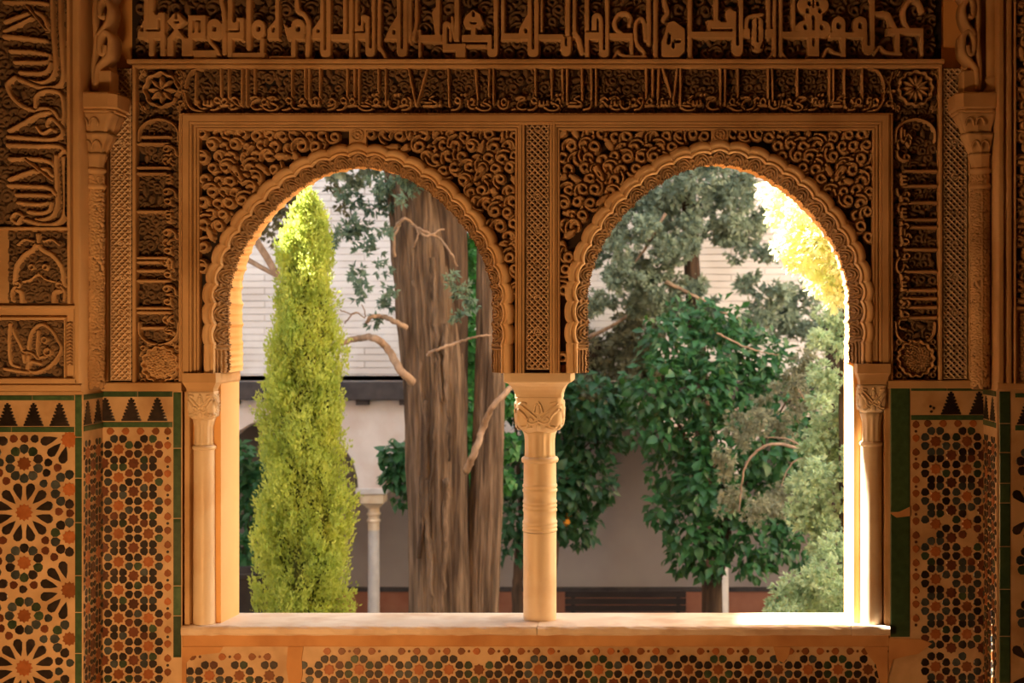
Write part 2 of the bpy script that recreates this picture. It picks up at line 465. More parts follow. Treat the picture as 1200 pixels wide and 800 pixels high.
def brick_material():
    m, nt, p = new_mat('whitewashed_brick')
    N, L = nt.nodes.new, nt.links.new
    g = N('ShaderNodeNewGeometry'); sp = N('ShaderNodeSeparateXYZ'); cb = N('ShaderNodeCombineXYZ')
    L(g.outputs['Position'], sp.inputs[0]); L(sp.outputs['X'], cb.inputs['X']); L(sp.outputs['Z'], cb.inputs['Y'])
    nz = N('ShaderNodeTexNoise'); nz.inputs['Scale'].default_value = 1.6; nz.inputs['Detail'].default_value = 8
    L(g.outputs['Position'], nz.inputs['Vector'])
    b = N('ShaderNodeTexBrick')
    b.inputs['Scale'].default_value = 1.0
    b.inputs['Brick Width'].default_value = .85; b.inputs['Row Height'].default_value = .085
    b.inputs['Mortar Size'].default_value = .008; b.inputs['Mortar Smooth'].default_value = .4
    b.inputs['Color1'].default_value = (.74, .71, .70, 1); b.inputs['Color2'].default_value = (.64, .60, .58, 1); b.inputs['Mortar'].default_value = (.45, .39, .36, 1)
    L(cb.outputs[0], b.inputs['Vector'])
    cr = N('ShaderNodeValToRGB'); cr.color_ramp.elements[0].position = .38; cr.color_ramp.elements[1].position = .62
    L(nz.outputs['Fac'], cr.inputs['Fac'])
    mx = N('ShaderNodeMixRGB'); mx.inputs[2].default_value = (.84, .83, .83, 1)
    ml = N('ShaderNodeMath'); ml.operation = 'MULTIPLY'; ml.inputs[1].default_value = .7
    L(cr.outputs['Color'], ml.inputs[0]); L(ml.outputs[0], mx.inputs[0]); L(b.outputs['Color'], mx.inputs[1])
    L(mx.outputs['Color'], p.inputs['Base Color'])
    p.inputs['Roughness'].default_value = .9
    bp = N('ShaderNodeBump'); bp.inputs['Strength'].default_value = .8; bp.inputs['Distance'].default_value = .02; bp.invert = True
    L(b.outputs['Fac'], bp.inputs['Height']); L(bp.outputs['Normal'], p.inputs['Normal'])
    return m
M['brick_wall'] = brick_material()


# ------------------------------------------------------------------ arches: geometry shared by wall, orders and spandrels
RT = [(0, 1.0), (18, .976), (34, .956), (46, .953), (60, .964), (75, .985), (90, 1.0)]
def rfac(t):
    t = min(t, 180 - t)
    for (a, x), (b, y) in zip(RT, RT[1:]):
        if t <= b:
            k = (t - a) / (b - a); k = k * k * (3 - 2 * k) * .5 + k * .5
            return x + (y - x) * k
    return 1.0

class Arch:
    def __init__(s, cx, cy, R, vl, vr):
        s.cx, s.cy, s.R, s.vl, s.vr = cx, cy, R, vl, vr
        pts = []
        n = 40
        for i in range(n): pts.append((cx - R, vl + (cy - vl) * i / n))
        for i in range(361):
            t = 180 - i * .5
            r = R * rfac(t)
            pts.append((cx + r * math.cos(math.radians(t)), cy - r * math.sin(math.radians(t))))
        for i in range(1, n + 1): pts.append((cx + R, cy + (vr - cy) * i / n))
        P = np.array(pts)
        d = np.hypot(*np.diff(P, axis=0).T); c = np.concatenate([[0], np.cumsum(d)])
        L = c[-1]
        crown = c[n + 180]
        m = int(L / 0.9)
        q = np.linspace(0, L, m)
        s.P = np.stack([np.interp(q, c, P[:, 0]), np.interp(q, c, P[:, 1])], -1)
        s.s = q - crown
        T = np.gradient(s.P, axis=0); T /= np.linalg.norm(T, axis=1)[:, None]
        for _ in range(12):
            T[1:-1] = (T[:-2] + T[1:-1] * 2 + T[2:]) / 4
        T /= np.linalg.norm(T, axis=1)[:, None]
        s.N = np.stack([-T[:, 1], T[:, 0]], -1)          # into the opening
        s.N[(s.P[:, 1] > cy + 3)] *= 1
    def lobe(s, q, pitch=24.6, amp=4.6):
        a = np.abs(q)
        x = ((a + pitch / 2) % pitch) / (pitch / 2) - 1
        b = amp * (np.sqrt(np.clip(1 - .97 * x * x, 0, 1)) - .55)
        lim = pitch * 13.5
        return np.where(a < lim, b, -amp * .35 * 0)
    def off(s, o, lobed=0.0):
        o = np.asarray(o) - (s.lobe(s.s) * lobed if lobed else 0)
        return s.P + s.N * np.reshape(o, (-1, 1)) if np.ndim(o) else s.P + s.N * o
    def at(s, q, o):
        """wall-pixel point at arc length q from the crown, offset o into the opening"""
        pu = np.interp(q, s.s, s.P[:, 0]); pv = np.interp(q, s.s, s.P[:, 1])
        nu = np.interp(q, s.s, s.N[:, 0]); nv = np.interp(q, s.s, s.N[:, 1])
        return pu + nu * o, pv + nv * o
    def outside(s, u, v, m=0.0):
        """true where a wall point lies outside the arch by more than m pixels"""
        u = np.asarray(u, float); v = np.asarray(v, float)
        du, dv = u - s.cx, s.cy - v
        th = np.degrees(np.arctan2(np.maximum(dv, 0), np.abs(du)))
        rf = np.interp(th, [a for a, _ in RT], [b for _, b in RT]) * s.R
        return np.where(dv > 0, np.hypot(du, dv) > rf + m, np.abs(du) > s.R + m)

AR = [Arch(419, 349, 180.5, 437, 437), Arch(843.5, 345, 179.5, 437, 426)]
JL, JR, VCAP, VSILL = 254.0, 1003.0, 437.0, 738.0
SLAB_Y = 0.052
WALL_BACK = 0.30
YT = 4.0

# ------------------------------------------------------------------ room shell
a0, a1 = AR[0].off(11.5), AR[1].off(11.5)
hole = [(JL, VSILL + 4), (JL, VCAP)] + [tuple(p) for p in a0[::4]] + [tuple(p) for p in a1[::4]] + [(JR, 426), (JR, VSILL + 4)]
V_TOP = 738 - (YT - .55) * 300
V_BOT = 738 + (.55 + 3.0) * 300
outer = [(600 - 3.3 * 300, V_BOT), (600 - 3.3 * 300, V_TOP - 300), (600 + 3.5 * 300, V_TOP - 300), (600 + 3.5 * 300, V_BOT)]
wf = fill_poly('wall_front', [outer, hole], SLAB_Y, WALL_BACK, M['plaster'])
tag(wf, 'ochre plastered wall pierced by the double arched window', kind='structure')

def shell_box(name, a, b, mat, label):
    mb = MB(); mb.box(a, b); return tag(mb.build(name, mat), label, kind='structure')
shell_box('wall_left', (-3.3, -PIER, 0), (X(UL), SLAB_Y - .001, YT), M['frame'], 'projecting stucco pier beside the cypress bay')
shell_box('wall_right', (X(UR), -PIER, 0), (3.5, SLAB_Y - .001, YT), M['frame'], 'projecting stucco pier beside the sunlit jamb')
shell_box('wall_side_left', (-3.5, -7.2, 0), (-3.3, WALL_BACK, YT), M['room'], 'plain plaster side wall of the room')
shell_box('wall_side_right', (3.5, -7.2, 0), (3.7, WALL_BACK, YT), M['room'], 'plain plaster side wall of the room opposite')
shell_box('wall_back', (-3.5, -7.4, 0), (3.7, -7.2, YT), M['room'], 'plain plaster wall behind the viewer')
shell_box('floor', (-3.5, -7.4, -.15), (3.7, SLAB_Y - .001, 0), M['floor'], 'reddish tiled floor of the room')
shell_box('ceiling', (-3.5, -7.4, YT), (3.7, SLAB_Y - .001, YT + .15), M['room'], 'plaster ceiling of the room')

# ------------------------------------------------------------------ mouldings
def sweep(path, prof, mat, name, parent=None, plane=WALL, closed=False):
    """prof: list of (offset px to the left of travel, height m proud of the plane); mitred along a polyline of wall pixels"""
    P = [np.array(p, float) for p in path]
    n = len(P)
    rows = []
    for i in range(n):
        if closed or 0 < i < n - 1:
            d0 = P[i] - P[i - 1]; d1 = P[(i + 1) % n] - P[i]
        elif i == 0: d0 = d1 = P[1] - P[0]
        else: d0 = d1 = P[-1] - P[-2]
        d0 = d0 / np.linalg.norm(d0); d1 = d1 / np.linalg.norm(d1)
        n0 = np.array([d0[1], -d0[0]]); n1 = np.array([d1[1], -d1[0]])
        m = n0 + n1; m = m / np.dot(m, m) * 2
        m = m / max(np.dot(m, n0), 1e-6) if np.linalg.norm(m) > 0 else n0
        rows.append([plane.pt(P[i][0] + m[0] * o, P[i][1] + m[1] * o, h) for o, h in prof])
    mb = MB()
    k = len(prof)
    vs = [p for r in rows for p in r]; fs = []
    last = n if closed else n - 1
    for i in range(last):
        for j in range(k - 1):
            a, b = i * k + j, ((i + 1) % n) * k + j
            fs.append((a, b, b + 1, a + 1))
    mb.add(vs, fs)
    if not closed:
        mb.add(rows[0], [tuple(range(k))]); mb.add(rows[-1], [tuple(reversed(range(k)))])
    return mb.build(name, mat, parent)

def fillet(w, h, base=-.050, bead=True):
    """a flat fillet of width w px with rounded shoulders"""
    a = w / 2
    return [(-a, base), (-a, h * .35), (-a + .8, h), (-a + 1.6, h + .001), (a - 1.6, h + .001), (a - .8, h), (a, h * .35), (a, base)]

def trim(name, label, path, prof, plane=WALL, mat='frame'):
    return tag(sweep(path, prof, M[mat], name, None, plane), label, kind='structure')

# wide flat band of the rectangular frame round both windows, with two quirks
trim('trim_1', 'wide flat stucco frame enclosing both arched windows', [(219.5, 447), (219.5, 139.5), (1036.5, 139.5), (1036.5, 447)],
     [(-6.5, -.050), (-6.5, .004), (-5.6, .010), (-3.6, .010), (-3.2, .005), (-2.6, .012), (4.2, .012), (4.8, .006), (5.4, .011), (6.5, .008), (6.5, -.050)])
for k, (a, b) in enumerate(((230, 607), (652.5, 1026))):
    trim('trim_%d' % (2 + k), 'stepped inner moulding round the %s arch panel' % ('cypress-side', 'sunlit-foliage-side')[k],
         [(a, 437 if k == 0 else 437), (a, 149), (b, 149), (b, 437 if k == 0 else 424)],
         [(-3.6, -.050), (-3.6, -.006), (-3.0, .000), (-1.2, .001), (-.9, -.005), (-.3, -.005), (0, .004), (2.2, .005), (2.7, -.003), (3.6, -.003), (3.6, -.050)])
trim('trim_4', 'thin outer border of the cursive inscription band', [(157.5, 449), (157.5, 77.5), (1102, 77.5), (1102, 449)], fillet(4.6, .008))
trim('trim_5', 'straight fillet under the Kufic inscription frieze', [(150, 72), (1106, 72)], fillet(5.5, .012))
trim('trim_6', 'inner border of the cursive band', [(211, 447), (211, 134), (1045, 134), (1045, 447)], fillet(3.0, .004))
trim('trim_7', 'plaster ledge above the tiles beside the cypress bay', [(120, 453), (214, 453)], fillet(11, .016))
trim('trim_8', 'plaster ledge above the tiles beside the sunlit jamb', [(1040, 450), (1153, 450)], fillet(10, .016))
trim('trim_9', 'narrow stucco fillet between lattice strip and corner shaft', [(125.5, 447), (125.5, 60)], fillet(3.4, .006))
trim('trim_10', 'narrow stucco fillet between lattice strip and corner shaft opposite', [(1136.5, 445), (1136.5, 60)], fillet(3.4, .006))
# mullion fillets either side of the lattice strip
trim('trim_11', 'vertical fillet of the central mullion on its shaded side', [(611.5, 437), (611.5, 141)], [(-3.5, -.050), (-3.5, .0), (-2.4, .004), (-.6, .004), (-.3, -.002), (.2, .008), (3.0, .009), (3.5, .0), (3.5, -.050)])
trim('trim_12', 'vertical fillet of the central mullion on its brighter side', [(647.5, 437), (647.5, 141)], [(-3.5, -.050), (-3.5, .0), (-3.0, .009), (-.2, .008), (.3, -.002), (.6, .004), (2.4, .004), (3.5, .0), (3.5, -.050)])

# ------------------------------------------------------------------ the two lobed arches
def grid_mesh(name, rows, mat, parent, smooth=True):
    R_ = np.array(rows)
    k, n = R_.shape[0], R_.shape[1]
    idx = np.arange(k * n).reshape(k, n)
    q = np.stack([idx[:-1, :-1], idx[:-1, 1:], idx[1:, 1:], idx[1:, :-1]], -1).reshape(-1, 4)
    return world_obj(name, mesh_np(name, R_.reshape(-1, 3), q, mat, smooth), parent)

def row3(P, y):
    return np.stack([(P[:, 0] - 600) / 300, np.broadcast_to(y, P[:, 0].shape), .55 + (738 - P[:, 1]) / 300], -1)

SPAND = [(233.6, 152.5, 603.4, 432), (656, 152.5, 1022.4, 424)]
arch_words = ['lobed stucco arch framing the tall cypress and trunks', 'lobed stucco arch framing the orange trees and sunlit foliage']
for ai, A in enumerate(AR):
    root = empty('lobed_arch', (X(A.cx), 0, Z(437)))
    tag(root, arch_words[ai], 'arch', 'pair of lobed window arches')
    arch_vol = grid_mesh('archivolt', [row3(A.off(o, lb), y) for o, y, lb in
        ((-1.4, .050, 1), (-.8, .010, 1), (.4, -.002, 1), (2.0, -.008, 1), (4.0, -.011, 1), (6.2, -.010, 1), (8.0, -.005, 1), (8.8, .002, 1), (9.6, .001, 1),
         (10.2, -.003, 1), (11.2, -.005, 1), (12.2, -.002, 1), (13.0, .008, 1), (13.4, .030, 1))], M['archivolt'], root)
    # carved second order: conical bed plus raised interlace
    def bed(q, o, lift):
        """q: arc length, o: 0..13 across the order"""
        lb = A.lobe(q)
        # a second, finer scallop grows towards the inner edge
        fine = 1.3 * np.abs(np.sin(PI * q / 12.3)) * (o / 13) + .8 * np.sin(q * 1.9) * (o / 13) ** 2
        oo = 12.6 + o * (1 + .0 * q) - lb * (1 - .55 * o / 13) - fine
        u, v = A.at(q, oo)
        y = .020 + .048 * (o / 13) ** 1.25 - lift
        return np.stack([(u - 600) / 300, y, .55 + (738 - v) / 300], -1)
    qs = A.s[(A.s > A.s[0] + 0) & (A.s < A.s[-1])]
    rows = [bed(qs, np.full_like(qs, o), 0.0) for o in np.linspace(0, 13.4, 9)]
    grid_mesh('carved_order', rows, M['stucco_recess_shade'], root)
    rl = Relief(A.s[0], 0, A.s[-1], 13.4, .7)
    lim = 24.6 * 13.5
    k = -13
    while k <= 13:
        c = k * 24.6
        for r, w in ((10.6, 1.7), (7.4, 1.5), (4.3, 1.4)):
            rl.stroke([(c + r * math.cos(t), 12.2 - 1.08 * r * math.sin(t)) for t in np.linspace(0.1, PI - .1, 12)], w, .9, .5)
        rl.stroke([(c, 11), (c, 6.5)], 1.8, 1)
        for sg in (-1, 1):
            rl.stroke(catmull([(c + sg * 12.3, 1.2), (c + sg * 9.5, 5.5), (c + sg * 11.5, 9), (c + sg * 8.5, 12.6)], 4), 1.5, .8, .4)
            rl.stroke(catmull([(c + sg * 3, 12.4), (c + sg * 6.2, 8.6), (c + sg * 2.6, 3.0)], 4), 1.1, .7)
        k += 1
    for end, sg, base in ((A.s[0], 1, 0), (A.s[-1], -1, 0)):
        for o in (2.2, 5.8, 9.6):
            rl.stroke([(end, o), (end + sg * 26, o)], 2.0, .8)
        rl.stroke([(end + sg * 28, 0), (end + sg * 28, 13)], 2.4, 1)
        rl.stroke([(end + sg * 32, 0), (end + sg * 32, 13)], 1.6, .8)
    rl.build('interlace_carving', None, .017, M['stucco_arch_shade'], root, fn=lambda U, V, H: bed(U, V, H))
    # soffit behind it, ribbed, and the ring that closes it on the garden face
    lb = A.lobe(A.s)
    jag = .9 * np.abs(np.sin(PI * A.s / 7.3)) + .5 * np.sin(A.s * .9)
    flare = 5.0 + 6.5 * np.where(A.N[:, 0] > 0, np.abs(2 * A.N[:, 0] * A.N[:, 1]), 0)      # the soffit splays open towards the garden
    rows = [row3(A.P + A.N * (25.6 - lb * .45 - .8 * np.abs(np.sin(PI * A.s / 12.3)) - jag * g - flare * (y - .058) / .242)[:, None], y) for y, g in ((.058, .6), (.068, 1.0), (.10, .8), (.16, .5), (.23, .35), (WALL_BACK + .004, .3))]
    rows.append(row3(A.off(9.0), WALL_BACK + .004))
    grid_mesh('soffit', rows, M['plaster'], root)
    # spandrel: ground with pigment and groove shade in its colour, then the arabesque standing proud of it
    u0, v0, u1, v1 = SPAND[ai]
    gl = [(u0 - 3, v1 + 4)] + [(u0 - 3, v0 - 3), (u1 + 3, v0 - 3), (u1 + 3, v1 + 4)] + [tuple(p) for p in A.off(6.0)[::-1][::5] if p[1] < v1 + 3]
    fill_poly('spandrel_ground', [gl], .036, SLAB_Y + .0005, M['pigment_shade'], root)
    rl = Relief(u0, v0, u1, v1, .8)
    med = (A.cx, 158.5)
    rl.scatter(15.2, 7.9, 4.5, 1.0, 1.9, mask=lambda x, y: bool(A.outside(x, y, 4)) and math.hypot(x - med[0], y - med[1]) > 14, seed=31 + ai)
    # rim bead that follows the arch, and the edge of the panel
    rl.keep = A.outside(rl.U, rl.V, -2.0)
    for sg in (-1, 1):
        px = A.cx + sg * 150 * .93; 
        bud = (A.cx + sg * 141, 203)
        rl.stroke([(bud[0] + sg * 4, bud[1] - 6), (bud[0], bud[1]), (bud[0] - sg * 3.5, bud[1] + 6)], 8.5, 1.15, 1.4, w1=5)
        rl.cut([(bud[0] + sg * 1.5, bud[1] - 1), (bud[0] - sg * .5, bud[1] + 2)], 1.6, .6)
    rl.build('arabesque_relief', WALL, .037, M['stucco'], root, base=-.036)
    # keystone medallion
    mb = MB(); wbox(mb, med[0] - 10, 152, med[0] + 10, 170, .002, SLAB_Y); mb.build('medallion_block', M['frame'], root)
    rl = Relief(med[0] - 10, 150.5, med[0] + 10, 167, .6)
    rl.ring((med[0], med[1] - .5), 6.6, 1.6); rl.ring((med[0], med[1] - .5), 2.6, 1.5)
    for t in range(6):
        rl.stroke([(med[0] + 3.4 * math.cos(t * PI / 3), med[1] - .5 + 3.4 * math.sin(t * PI / 3)), (med[0] + 5.6 * math.cos(t * PI / 3), med[1] - .5 + 5.6 * math.sin(t * PI / 3))], 1.2, .8)
    rl.build('medallion', WALL, .006, M['stucco'], root, base=-.002)


# ------------------------------------------------------------------ inscription friezes and lattice strips
def plate(name, u0, v0, u1, v1, y, mat, parent, plane=None):
    mb = MB()
    if plane is None:
        wbox(mb, u0, v0, u1, v1, y, SLAB_Y + .001)
        return mb.build(name, mat, parent)
    c = [plane.pt(u0, v1, -y), plane.pt(u1, v1, -y), plane.pt(u1, v0, -y), plane.pt(u0, v0, -y)]
    d = [p + plane.n * -.012 for p in c]
    mb.add(c + d, [(0, 1, 2, 3), (4, 7, 6, 5), (0, 4, 5, 1), (1, 5, 6, 2), (2, 6, 7, 3), (3, 7, 4, 0)])
    return mb.build(name, mat, parent)

# ---- Kufic frieze, traced letter by letter from the photograph (wall pixels)
kuf = empty('kufic_frieze', (X(620), 0, Z(70)))
tag(kuf, 'broad carved Kufic inscription frieze along the top of the wall', 'frieze')
plate('ground', 150, -24, 1106, 71, .044, M['pigment_shade'], kuf)
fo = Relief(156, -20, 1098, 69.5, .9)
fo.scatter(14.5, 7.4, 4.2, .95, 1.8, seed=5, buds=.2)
fo.build('foliage_ground', WALL, .020, M['stucco_recess_shade'], kuf, base=-.044)
K = Relief(156, -20, 1098, 69.8, .75)
def kst(x, y1=66, w=6.3, y0=-22): K.stroke([(x, y0), (x, y1)], w, dome=.08)
def kS(p, w=6): K.stroke(catmull(p, 5), w, dome=.08)
def kring(x, y, r=8, hole=2.2):
    K.stroke([(x, y - r * .35), (x, y + r * .55)], r * 2, dome=.03)
    K.cut([(x, y - 1), (x, y + 1.5)], hole * 1.7)
def ku(xc, yb, w=13):      # the round bottom that joins two stems
    K.stroke([(xc, yb - 6), (xc, yb)], w, dome=.03); 
kst(171, 45, 7); K.poly([(160, 45), (161, 36), (171, 16), (174, 16), (174, 45)]); K.cut([(166, 32), (166, 35)], 3)
K.rect(173.6, 14, 193, 46); K.rect(173.6, -22, 180, 66); K.cut([(172, 35), (186.3, 35), (186.3, 23)], 1.7); K.cut([(182, -2), (183, 15)], 3.4); K.rect(187, 40, 194, 66)
K.poly([(194.5, 25), (206, 11.5), (217.5, 24), (209, 34), (217.5, 45), (217.5, 47), (195, 47), (195, 44), (203.5, 35)])
K.cut([(206, 13), (206, 21)], 2); K.cut([(205, 25.5), (208, 25.5)], 2.6); K.cut([(194.3, 30), (194.3, 56)], 1.5); K.cut([(219, 20), (219, 56)], 1.5)
K.rect(195.3, 44, 203.5, 66); K.rect(212, 44, 226, 66); K.cut([(208, 47), (208, 60)], 7)
K.rect(219.6, 17, 241, 46); K.cut([(226.3, 37), (226.3, 24), (233.6, 24), (233.6, 37)], 1.5)
kring(251, 33, 8.8); kS([(244, 42), (246, 49), (253, 57), (256, 63)], 5); K.rect(226, 58, 254, 70)
kS([(256, -20), (259, 2), (262, 18), (262.5, 62)], 6.2)
K.rect(266.4, -22, 272.5, 68); K.rect(267, 20, 286, 46); K.cut([(266, 36), (279.6, 36), (279.6, 25)], 1.7); K.cut([(274.5, 4), (274.5, 24)], 3.6); K.rect(281, 44, 286, 48)
kst(291, 56, 7); kring(302.6, 33, 8); K.rect(304, 44, 310, 64); K.rect(272, 61, 311, 70)
K.rect(321.5, -22, 327.5, 46); K.poly([(312.5, 46), (313, 33), (322, 22), (327.4, 20), (327.4, 46)]); K.cut([(320, 32.5), (320, 36)], 2.6)
kring(349, 33, 8.6); K.poly([(331, 26), (338, 32), (346, 28), (346, 47), (336, 47)]); K.rect(340.5, 44, 347, 67); K.rect(314, 65, 347, 70); K.rect(338, 40, 357, 47)
kS([(348, -20), (348, 10), (356, 17), (361.5, 29), (360.5, 50), (360, 69)], 6.6)
K.rect(374.5, -22, 388, 60); ku(381.3, 62, 13.4); K.cut([(380.8, -22), (380.8, 57)], 1.8)
K.poly([(365, 46), (366, 33), (375, 20), (378, 20), (378, 46)]); K.cut([(372.5, 35), (372.5, 36.5)], 2.8)
K.rect(388, 39, 410, 47.5); kst(404, 42, 5.6); kst(411.3, 69, 6.2)
K.rect(415.3, -22, 420, 68); K.rect(416, 18, 432.8, 47); K.stroke([(427, 22), (427, 40)], 11.5, dome=.03); K.cut([(414, 37), (426.6, 37), (426.6, 26)], 1.7); K.cut([(421, 2), (421, 28)], 2.6)
K.rect(427.5, 40, 434, 60); kst(437.3, 60, 5.6); ku(433.6, 61, 12.6); K.cut([(434, 14), (434, 55)], 1.7); kst(444.2, 56, 5.6); kS([(444, 54), (448, 60), (452.5, 69)], 5)
K.poly([(449, 47), (455, 33), (464, 19), (466, 19), (466, 47)]); K.cut([(461.6, 36), (461.6, 38.5)], 2.6)
K.rect(464.4, -22, 477.6, 60); ku(471, 61, 13); K.cut([(470.8, -22), (470.8, 56)], 1.7); kst(480.8, 48, 5.2); kS([(487.5, -20), (488, 20), (484.5, 46)], 5.4); K.rect(489.5, 34, 494, 68)
K.rect(492.5, 40, 518, 50); K.rect(510, -22, 516.2, 46); K.poly([(505.5, 14), (512, 4), (512, 44), (509, 40)])
K.stroke([(523.6, 30), (523.6, 50)], 11.6, dome=.03); K.rect(518, 50, 546, 60); K.rect(532, -22, 538.6, 49); kS([(529.5, 20), (531, 36), (533, 47)], 4); K.cut([(525, 33), (525, 49.6), (541, 49.6)], 1.8); K.rect(533, 58, 546, 71)
K.poly([(542, 26), (545, 18), (554, 10.5), (563, 16), (567.5, 28), (563, 33), (558, 33), (558, 42), (551, 42), (551, 34), (545, 33)]); K.cut([(554.8, 14), (554.8, 18)], 2.4); K.cut([(552.5, 26.6), (557, 26.6)], 2.2)
K.rect(540.5, 40, 578, 49); K.rect(546, 51, 570, 56); K.rect(570.5, 40, 577, 62); K.rect(577.8, -22, 584, 62); ku(577.2, 62, 12.6); K.cut([(577.4, 30), (577.4, 56)], 1.7)
kst(589.3, 45, 5.8); K.rect(586.5, 38, 609, 47.3)
K.poly([(606, 47), (608, 33), (616, 18), (620, 14), (620, 47)]); K.cut([(616, 34.5), (616, 37)], 2.6)
K.rect(617.7, -22, 631.8, 60); ku(624.8, 61, 14); K.cut([(624.5, -22), (624.5, 56)], 1.8); kst(634.8, 36, 3.8); K.rect(631, 39, 661, 47.3)
K.rect(661.8, -22, 668.4, 42); K.rect(656, 42, 670, 58); ku(663.3, 60, 12.8); K.cut([(663.4, 44), (663.4, 53)], 1.5); kst(673.2, 42, 5.6); kS([(673, 38), (678, 46), (682, 62)], 7)
K.rect(684.8, -22, 690.6, 68); K.rect(686, 36.8, 714, 47); K.stroke([(699.5, 21), (699.5, 36)], 13.5, dome=.03); K.cut([(684, 36.3), (700.4, 36.3), (700.4, 23)], 1.7); K.rect(701.5, 22, 707, 60); K.rect(708.6, -22, 714.2, 62); ku(708, 62, 13); K.cut([(708, 12), (708, 57)], 1.7)
K.rect(714, 38, 742, 46.4); kS([(737.5, 28), (739, 20.5), (733, 15), (724.5, 17), (720, 26), (722, 34), (728, 39)], 5.8); K.rect(737.6, 42, 742.5, 64); kS([(719, 69), (724, 60), (730, 65), (757, 67)], 5)
kS([(752, 68), (754.5, 61), (747, 52), (745, 42), (745, 28), (750, 21.5), (755, 26), (756.5, 46)], 5.4)
kst(760.4, 50, 6.2); kst(768.3, 67, 6.4); kS([(777, -20), (779, 2), (782, 14), (777.5, 22)], 6.4)
K.poly([(774.5, 66), (775, 48), (782, 26), (790, 23.5), (803, 33), (803.4, 60), (796, 68), (778, 68)]); K.cut([(785, 40), (783.5, 50)], 3.2); K.cut([(792, 48), (796, 48)], 3.2); K.cut([(789, 50), (789, 55)], 2.2)
kst(808.6, 67, 6.6); K.rect(808, 36, 866, 45); K.rect(828.5, 23, 857, 36.4); K.rect(836, -22, 842.6, 30); K.cut([(834, 34.4), (857.2, 34.4), (857.2, 20)], 1.7); K.stroke([(855.5, 15), (855.5, 28)], 11, dome=.03); K.cut([(846, -20), (846, 24), (850, 24)], 2.6)
K.rect(858, 12, 863.6, 60); K.rect(865.4, -22, 871.4, 62); ku(864.6, 60, 13); K.cut([(864.5, 6), (864.5, 52)], 1.7); K.rect(871, 33, 906, 44.4)
kS([(875.4, 40), (875.4, 24), (880, 19), (893, 17)], 5.6); K.stroke([(888.2, 26), (888.2, 54)], 14, dome=.03); K.cut([(888.2, 22), (888.2, 48)], 1.6); K.cut([(880.2, 24), (880.2, 46), (883.5, 56)], 1.5); K.cut([(896, 24), (896, 46), (892.5, 56)], 1.5)
kst(900.8, 44, 6); kst(907.8, 66, 5.6); kst(915.2, 66, 5.4); kS([(907.5, 58), (904, 64), (900, 69)], 4); kS([(915, 58), (918, 64), (922, 69)], 4)
K.rect(917, 36, 962, 45); kst(930.2, 40, 6)
K.stroke([(944, 6), (962, 6)], 20, dome=.03); K.stroke([(953.5, 16), (953.5, 34)], 22, dome=.03); K.stroke([(942, 34), (964, 34)], 21, dome=.03)
for hx, hy in ((949, 4), (958.5, 4), (946.6, 12.5), (961, 12.5), (953.5, 21), (944, 31.5), (963.3, 32)): K.cut([(hx, hy - 1), (hx, hy + 1)], 3.2)
K.cut([(953.6, 23), (953.6, 34)], 1.7); K.cut([(953.6, -20), (953.6, 8)], 1.4); K.rect(946, 44, 960.6, 66); K.cut([(953.6, 46), (953.6, 53)], 1.8)
kring(983, 30, 8.6, 2.4); K.rect(984.6, 42, 992, 67); K.rect(972, 37, 1018, 45); kS([(965, 66), (970, 57), (977, 61), (988, 64)], 5); kring(1008.3, 30, 8.6, 2.4); K.rect(1011, 36, 1017, 58); K.rect(1019.4, -22, 1025.8, 58); ku(1018, 58, 13.4); K.cut([(1018.2, 8), (1018.2, 52)], 1.7)
kS([(1028, 16), (1040, 17), (1046, 28), (1051, 38)], 8); K.rect(1048.5, 36, 1055.5, 62); kS([(1024, 64), (1031, 55), (1039, 61), (1056, 63)], 5)
kS([(1081, 12), (1076, 2), (1066, 1), (1059.5, 12), (1060.5, 26), (1067, 37)], 6.6); K.rect(1040, 32, 1083, 40.4); K.rect(1078.5, 34, 1083, 66); K.rect(1060, -22, 1090, -8)
K.build('kufic_lettering', WALL, .045, M['stucco'], kuf, base=-.044)

# ---- cursive band: three arms, letters written in a local frame (s along the line, t above it)
def glyphs(Rf, F, seq, w=2.6):
    for g, s0 in seq:
        if g == 'loop':
            P = [[(0, 0), (5, 1), (7.5, 5), (5, 8.5), (1.8, 6), (2.5, 2), (9, .5)]]
        elif g == 'waw':
            P = [[(-3, -5), (3, -4), (7, 1), (7, 7), (3.5, 9.5), (.8, 6.5), (3, 3.6), (7, 4)]]
        elif g == 'nun':
            P = [[(0, 6), (.5, 0), (5, -3.5), (10.5, -1), (11.5, 6)]]
        elif g == 'sin':
            P = [[(0, 1), (0.5, 5.5), (1.5, 1), (4.2, 1), (4.8, 5.8), (5.6, 1), (8.4, 1), (9.2, 6.4), (10, 1)]]
        elif g == 'ha':
            P = [[(0, 0), (8, 7)], [(0, 7.5), (8, .5)], [(0, 7.5), (4, 10), (8, 7)]]
        elif g == 'kaf':
            P = [[(-2, 0), (11, 0), (13, 3.5), (5, 7.5), (10, 12)], [(0, 3.6), (7, 3.6)]]
        elif g == 'jim':
            P = [[(1, 9), (6, 10.5), (11, 8.5), (4, 5), (2, -1), (7, -4.5), (14, -3)]]
        elif g == 'ra':
            P = [[(-4, -4.6), (2, -3), (5, 1.5), (5.4, 6)]]
        elif g == 'dots':
            P = [[(0, 13), (1.2, 14)], [(4.4, 13.4), (5.6, 14.4)]]
        elif g == 'ya':
            P = [[(-2, -2), (4, -5.5), (12, -5), (15, -1), (11, 2), (6, 4), (9, 8)]]
        else: continue
        for p in P:
            Rf.stroke([F(s0 + a, b + 8) for a, b in catmull(p, 4)], w, 1.0, .9, w1=w * .75)

